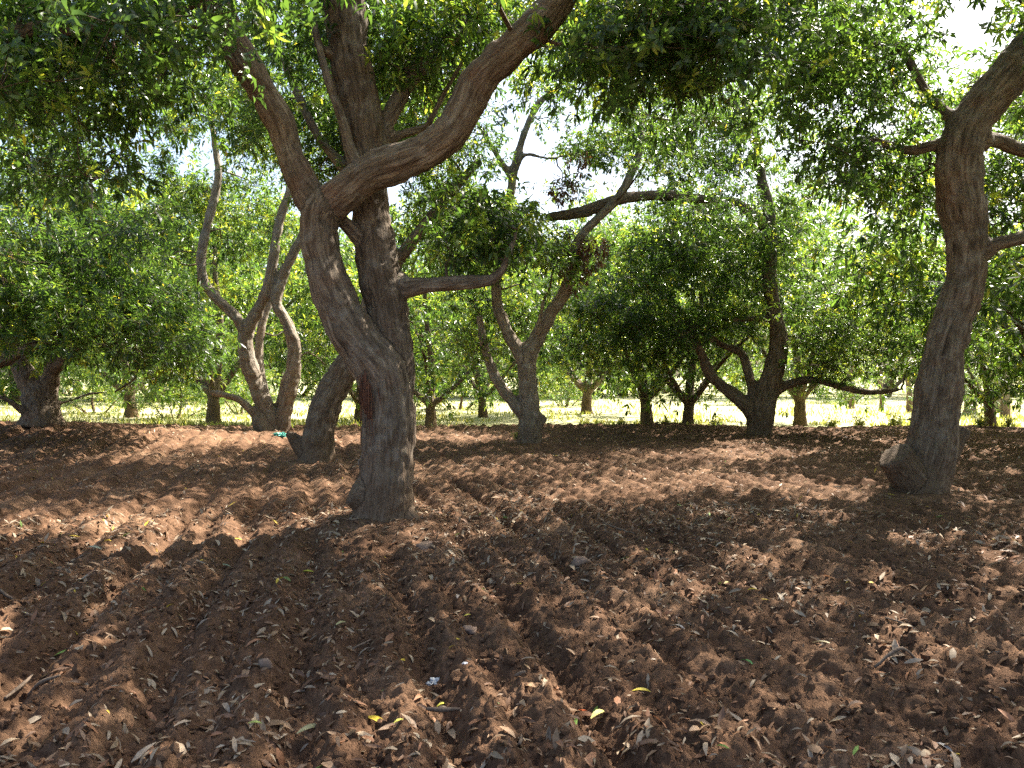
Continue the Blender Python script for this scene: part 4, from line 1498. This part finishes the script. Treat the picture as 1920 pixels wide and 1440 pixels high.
def single_leaf(px, py, L, turn, col, label, curl=(0.4, 0.8, 0.3), wid=0.27, tilt=0.15):
    L, col = L * 0.82, np.array(col) * 0.8
    sv, sq = curled(L, L * wid, *curl, st=7)
    me = mesh_from('fallen_leaf', sv, [sq])
    attr_col(me, 'leaf_colour', np.repeat([col], len(sv), 0))
    o = link('fallen_leaf', me, M_LITTER)
    p = on_ground(px, py)
    o.location = (p[0], p[1], p[2] + 0.02)
    o.rotation_euler = (tilt, tilt * 0.6, turn)
    tag(o, label, 'leaf')


for args in [
    (1122, 1335, 0.15, 0.9, (0.62, 0.55, 0.18), 'pale yellow leaf standing beside the orange leaf in the near soil'),
    (1094, 1340, 0.10, 2.2, (0.50, 0.10, 0.02), 'orange red leaf beside the pale yellow leaf'),
    (1400, 1253, 0.11, 2.0, (0.10, 0.28, 0.08), 'fresh green leaf on the soil in the near right half'),
    (1203, 1315, 0.11, 0.1, (0.58, 0.46, 0.05), 'yellow leaf lying level right of the pale yellow leaf'),
    (1412, 1112, 0.10, 0.2, (0.60, 0.42, 0.03), 'bright yellow leaf on shaded soil right of the middle'),
    (1363, 1097, 0.10, 0.8, (0.50, 0.42, 0.16), 'dull yellow leaf just above the bright yellow one'),
    (705, 1366, 0.15, -0.5, (0.62, 0.45, 0.04), 'long yellow leaf near the bottom, left of the middle'),
    (748, 1366, 0.07, 0.9, (0.50, 0.48, 0.08), 'small yellow green leaf right of the long yellow leaf'),
    (828, 1327, 0.08, 0.9, (0.55, 0.52, 0.06), 'yellow green leaf below the crumpled foil'),
    (922, 1315, 0.09, 0.4, (0.10, 0.24, 0.06), 'dark green leaf right of the crumpled foil'),
    (582, 1378, 0.16, 0.8, (0.36, 0.34, 0.18), 'long pale olive leaf near the bottom left of the middle'),
    (577, 1079, 0.13, 0.2, (0.48, 0.50, 0.06), 'yellow green leaf in shade left of the front trunk'),
    (536, 1094, 0.13, -0.6, (0.20, 0.27, 0.08), 'olive green leaf beside the yellow green leaf in shade'),
    (478, 1371, 0.07, 0.2, (0.40, 0.48, 0.12), 'small light green leaf near the bottom left'),
    (176, 1042, 0.17, 0.0, (0.42, 0.42, 0.30), 'pale green leaf in deep shade at the left'),
    (420, 1041, 0.13, 0.1, (0.33, 0.38, 0.24), 'pale green leaf in shade left of the front trunk'),
    (444, 1017, 0.12, 0.3, (0.62, 0.44, 0.04), 'bright yellow leaf in shade up left of the front trunk foot'),
    (722, 1001, 0.22, 0.1, (0.36, 0.42, 0.10), 'yellow green leaf lying at the foot of the front trunk'),
    (858, 1132, 0.13, 1.6, (0.34, 0.29, 0.26), 'grey dry leaf standing on edge right of the trunk line'),
    (878, 1148, 0.08, 0.6, (0.55, 0.50, 0.08), 'small yellow leaf beside the grey upright leaf'),
    (1270, 1187, 0.13, 2.2, (0.48, 0.43, 0.38), 'pale grey curled leaf on sunlit soil'),
    (1542, 1213, 0.14, 2.5, (0.55, 0.48, 0.30), 'cream curved leaf on dark soil at the right'),
    (1765, 1405, 0.13, 1.9, (0.52, 0.48, 0.44), 'pale leaf with raised stalk at the bottom right'),
    (565, 1290, 0.10, 0.3, (0.44, 0.34, 0.26), 'broad tan leaf on the ridge left of the foil'),
    (640, 1180, 0.11, 1.0, (0.42, 0.40, 0.20), 'olive leaf near the stick left of the middle'),
]:
    single_leaf(*args)


def clods():
    rg = np.random.default_rng(61)
    ico = bpy.data.meshes.new('tmp')
    import bmesh
    bm = bmesh.new()
    bmesh.ops.create_icosphere(bm, subdivisions=1, radius=1.0)
    bm.verts.ensure_lookup_table()
    sv = np.array([v.co[:] for v in bm.verts])
    sf = np.array([[v.index for v in f.verts] for f in bm.faces])
    bm.free()
    bpy.data.meshes.remove(ico)
    n = 11000
    d = np.sqrt(rg.uniform(1.8 ** 2, 8.5 ** 2, n))
    d[: n // 2] = np.sqrt(rg.uniform(1.8 ** 2, 6.5 ** 2, n // 2))
    a = rg.uniform(-0.8, 0.8, n)
    x, y = d * np.sin(a), d * np.cos(a)
    keep = np.ones(n, bool)
    for fx, fy, rad, up in TREE_FEET:
        keep &= np.hypot(x - fx, y - fy) > rad * 1.3
    x, y = x[keep], y[keep]
    n = len(x)
    z = ground_height(x, y)
    s = 0.006 + 0.024 * rg.random(n) ** 3.4
    V, T = [], []
    jit = 1 + 0.5 * (rg.random((n, len(sv), 1)) - 0.5)
    sq = rg.uniform(0.6, 1.25, (n, 1, 3))
    w = sv[None] * jit * sq * s[:, None, None] + np.stack((x, y, z + s * 0.1), -1)[:, None]
    T = (sf[None] + (np.arange(n) * len(sv))[:, None, None]).reshape(-1, 3)
    me = mesh_from('soil_clods', w.reshape(-1, 3), [T], smooth=False)
    o = link('soil_clods', me, M_SOIL)
    tag(o, 'loose crumbs and clods of red soil over the furrows', 'soil', kind='stuff')


clods()


def stick(px0, py0, px1, py1, r, label, bend=0.03):
    a, b = on_ground(px0, py0), on_ground(px1, py1)
    a[2] += r + 0.015
    b[2] += r + 0.02
    side = norm(np.cross(b - a, (0, 0, 1.0)))
    L = np.linalg.norm(b - a)
    mid = (a + b) / 2 + side * bend * L
    mid[2] = max(mid[2], float(ground_height(mid[0:1], mid[1:2])[0]) + r)
    cv, rv = resample([a, mid, b], [r * 0.7, r, r * 0.55], 0.03)
    cv = cv + (noise3(cv * 25, 3)[:, None] - 0.5) * 0.008
    V, q, t = tube(cv, rv, 7)
    base = V.mean(0)
    me = mesh_from('stick', V - base, [q, t])
    o = link('stick', me, M_STICK)
    o.location = base
    tag(o, label, 'stick')


stick(660, 1230, 718, 1186, 0.006, 'thin straight stick lying slanted left of the middle')
stick(10, 1291, 62, 1288, 0.010, 'short dry stick at the left edge')
stick(48, 1306, 112, 1276, 0.011, 'dry grey stick beside the short one at the left edge')
stick(0, 1134, 28, 1113, 0.012, 'slanted stick at the left edge above the two dry sticks')
stick(1660, 1168, 1715, 1192, 0.006, 'slim twig on dark soil at the right')
stick(1812, 1290, 1870, 1318, 0.006, 'forked looking twig near the right edge')
stick(965, 1290, 985, 1270, 0.010, 'short pinkish stick right of the foil')
stick(1130, 1000, 1190, 1010, 0.009, 'stick lying in the furrow beyond the middle')
stick(800, 1340, 862, 1352, 0.012, 'curved brown bark strip below the foil')
stick(1640, 1260, 1735, 1225, 0.010, 'brown twig lying across the furrow at the right')
stick(975, 1410, 978, 1380, 0.009, 'pale upright looking stick near the bottom middle')


def stone(px, py, size, flat, label, name='stone', mat=None, seed=1):
    rg = np.random.default_rng(seed)
    import bmesh
    bm = bmesh.new()
    bmesh.ops.create_icosphere(bm, subdivisions=3, radius=1.0)
    V = np.array([v.co[:] for v in bm.verts])
    F = np.array([[v.index for v in f.verts] for f in bm.faces])
    bm.free()
    V = V * (1 + 0.9 * (noise3(V * 1.6 + seed, seed) - 0.5) + 0.35 * (noise3(V * 4 + seed, seed + 1) - 0.5))[:, None]
    V = V * np.array((1, 0.7, flat)) * size
    o = link(name, mesh_from(name, V, [F]), mat or M_STONE)
    p = on_ground(px, py)
    o.location = (p[0], p[1], p[2] + size * flat * 0.3)
    o.rotation_euler = (0, 0, rg.random() * 3)
    tag(o, label, name.split('_')[-1])


stone(800, 1023, 0.13, 0.4, 'flat brown stone half buried right of the front trunk foot', seed=2)
stone(1088, 1055, 0.065, 0.6, 'pale rough stone on the soil right of the front trunk', seed=3)
stone(880, 1182, 0.045, 0.6, 'smooth brown stone in the furrow right of the trunk line', seed=4)
stone(500, 1235, 0.045, 0.7, 'small round tan stone left of the middle', seed=5)
stone(1295, 940, 0.07, 0.5, 'pale stone on the far sunlit ridges', seed=6)


def crumpled(px, py, size, col, rough, label, name, cat, metal=0.0, seed=3, flat=0.7):
    """a crumpled scrap of thin film"""
    import bmesh
    bm = bmesh.new()
    bmesh.ops.create_icosphere(bm, subdivisions=4, radius=1.0)
    V = np.array([v.co[:] for v in bm.verts])
    F = np.array([[v.index for v in f.verts] for f in bm.faces])
    bm.free()
    d1 = np.abs(noise3(V * 2.3 + seed, seed) - 0.5) * 2
    d2 = np.abs(noise3(V * 5.0 + seed, seed + 1) - 0.5) * 2
    V = V * (0.6 + 0.55 * d1 + 0.3 * d2)[:, None] * np.array((1.0, 0.8, flat)) * size
    m, nt, out = new_mat(name + '_film')
    pr = N(nt, 'BsdfPrincipled', Roughness=rough, Metallic=metal)
    tc = N(nt, 'TexCoord')
    ns = N(nt, 'TexNoise', Scale=18.0, Detail=3.0)
    nt.links.new(tc.outputs['Object'], ns.inputs['Vector'])
    c = ramp(nt, ns.outputs['Fac'], [(0.35, tuple(x * 0.8 for x in col)), (0.65, col)])
    nt.links.new(c, pr.inputs['Base Color'])
    nt.links.new(pr.outputs[0], out.inputs['Surface'])
    o = link(name, mesh_from(name, V, [F], smooth=False), m)
    p = on_ground(px, py)
    o.location = (p[0], p[1], p[2] + size * flat * 0.45)
    tag(o, label, cat)


crumpled(815, 1284, 0.042, (0.42, 0.44, 0.45), 0.45, 'crumpled shiny silver scrap of foil on the soil', 'foil_scrap', 'litter', 0.2, 3)
crumpled(872, 1252, 0.016, (0.50, 0.50, 0.52), 0.6, 'tiny white scrap up right of the crumpled foil', 'plastic_scrap', 'litter', 0.0, 5)
crumpled(526, 822, 0.16, (0.05, 0.30, 0.24), 0.5, 'teal plastic scrap at the foot of the many-stemmed tree', 'plastic_scrap', 'litter', 0.0, 6, 0.4)
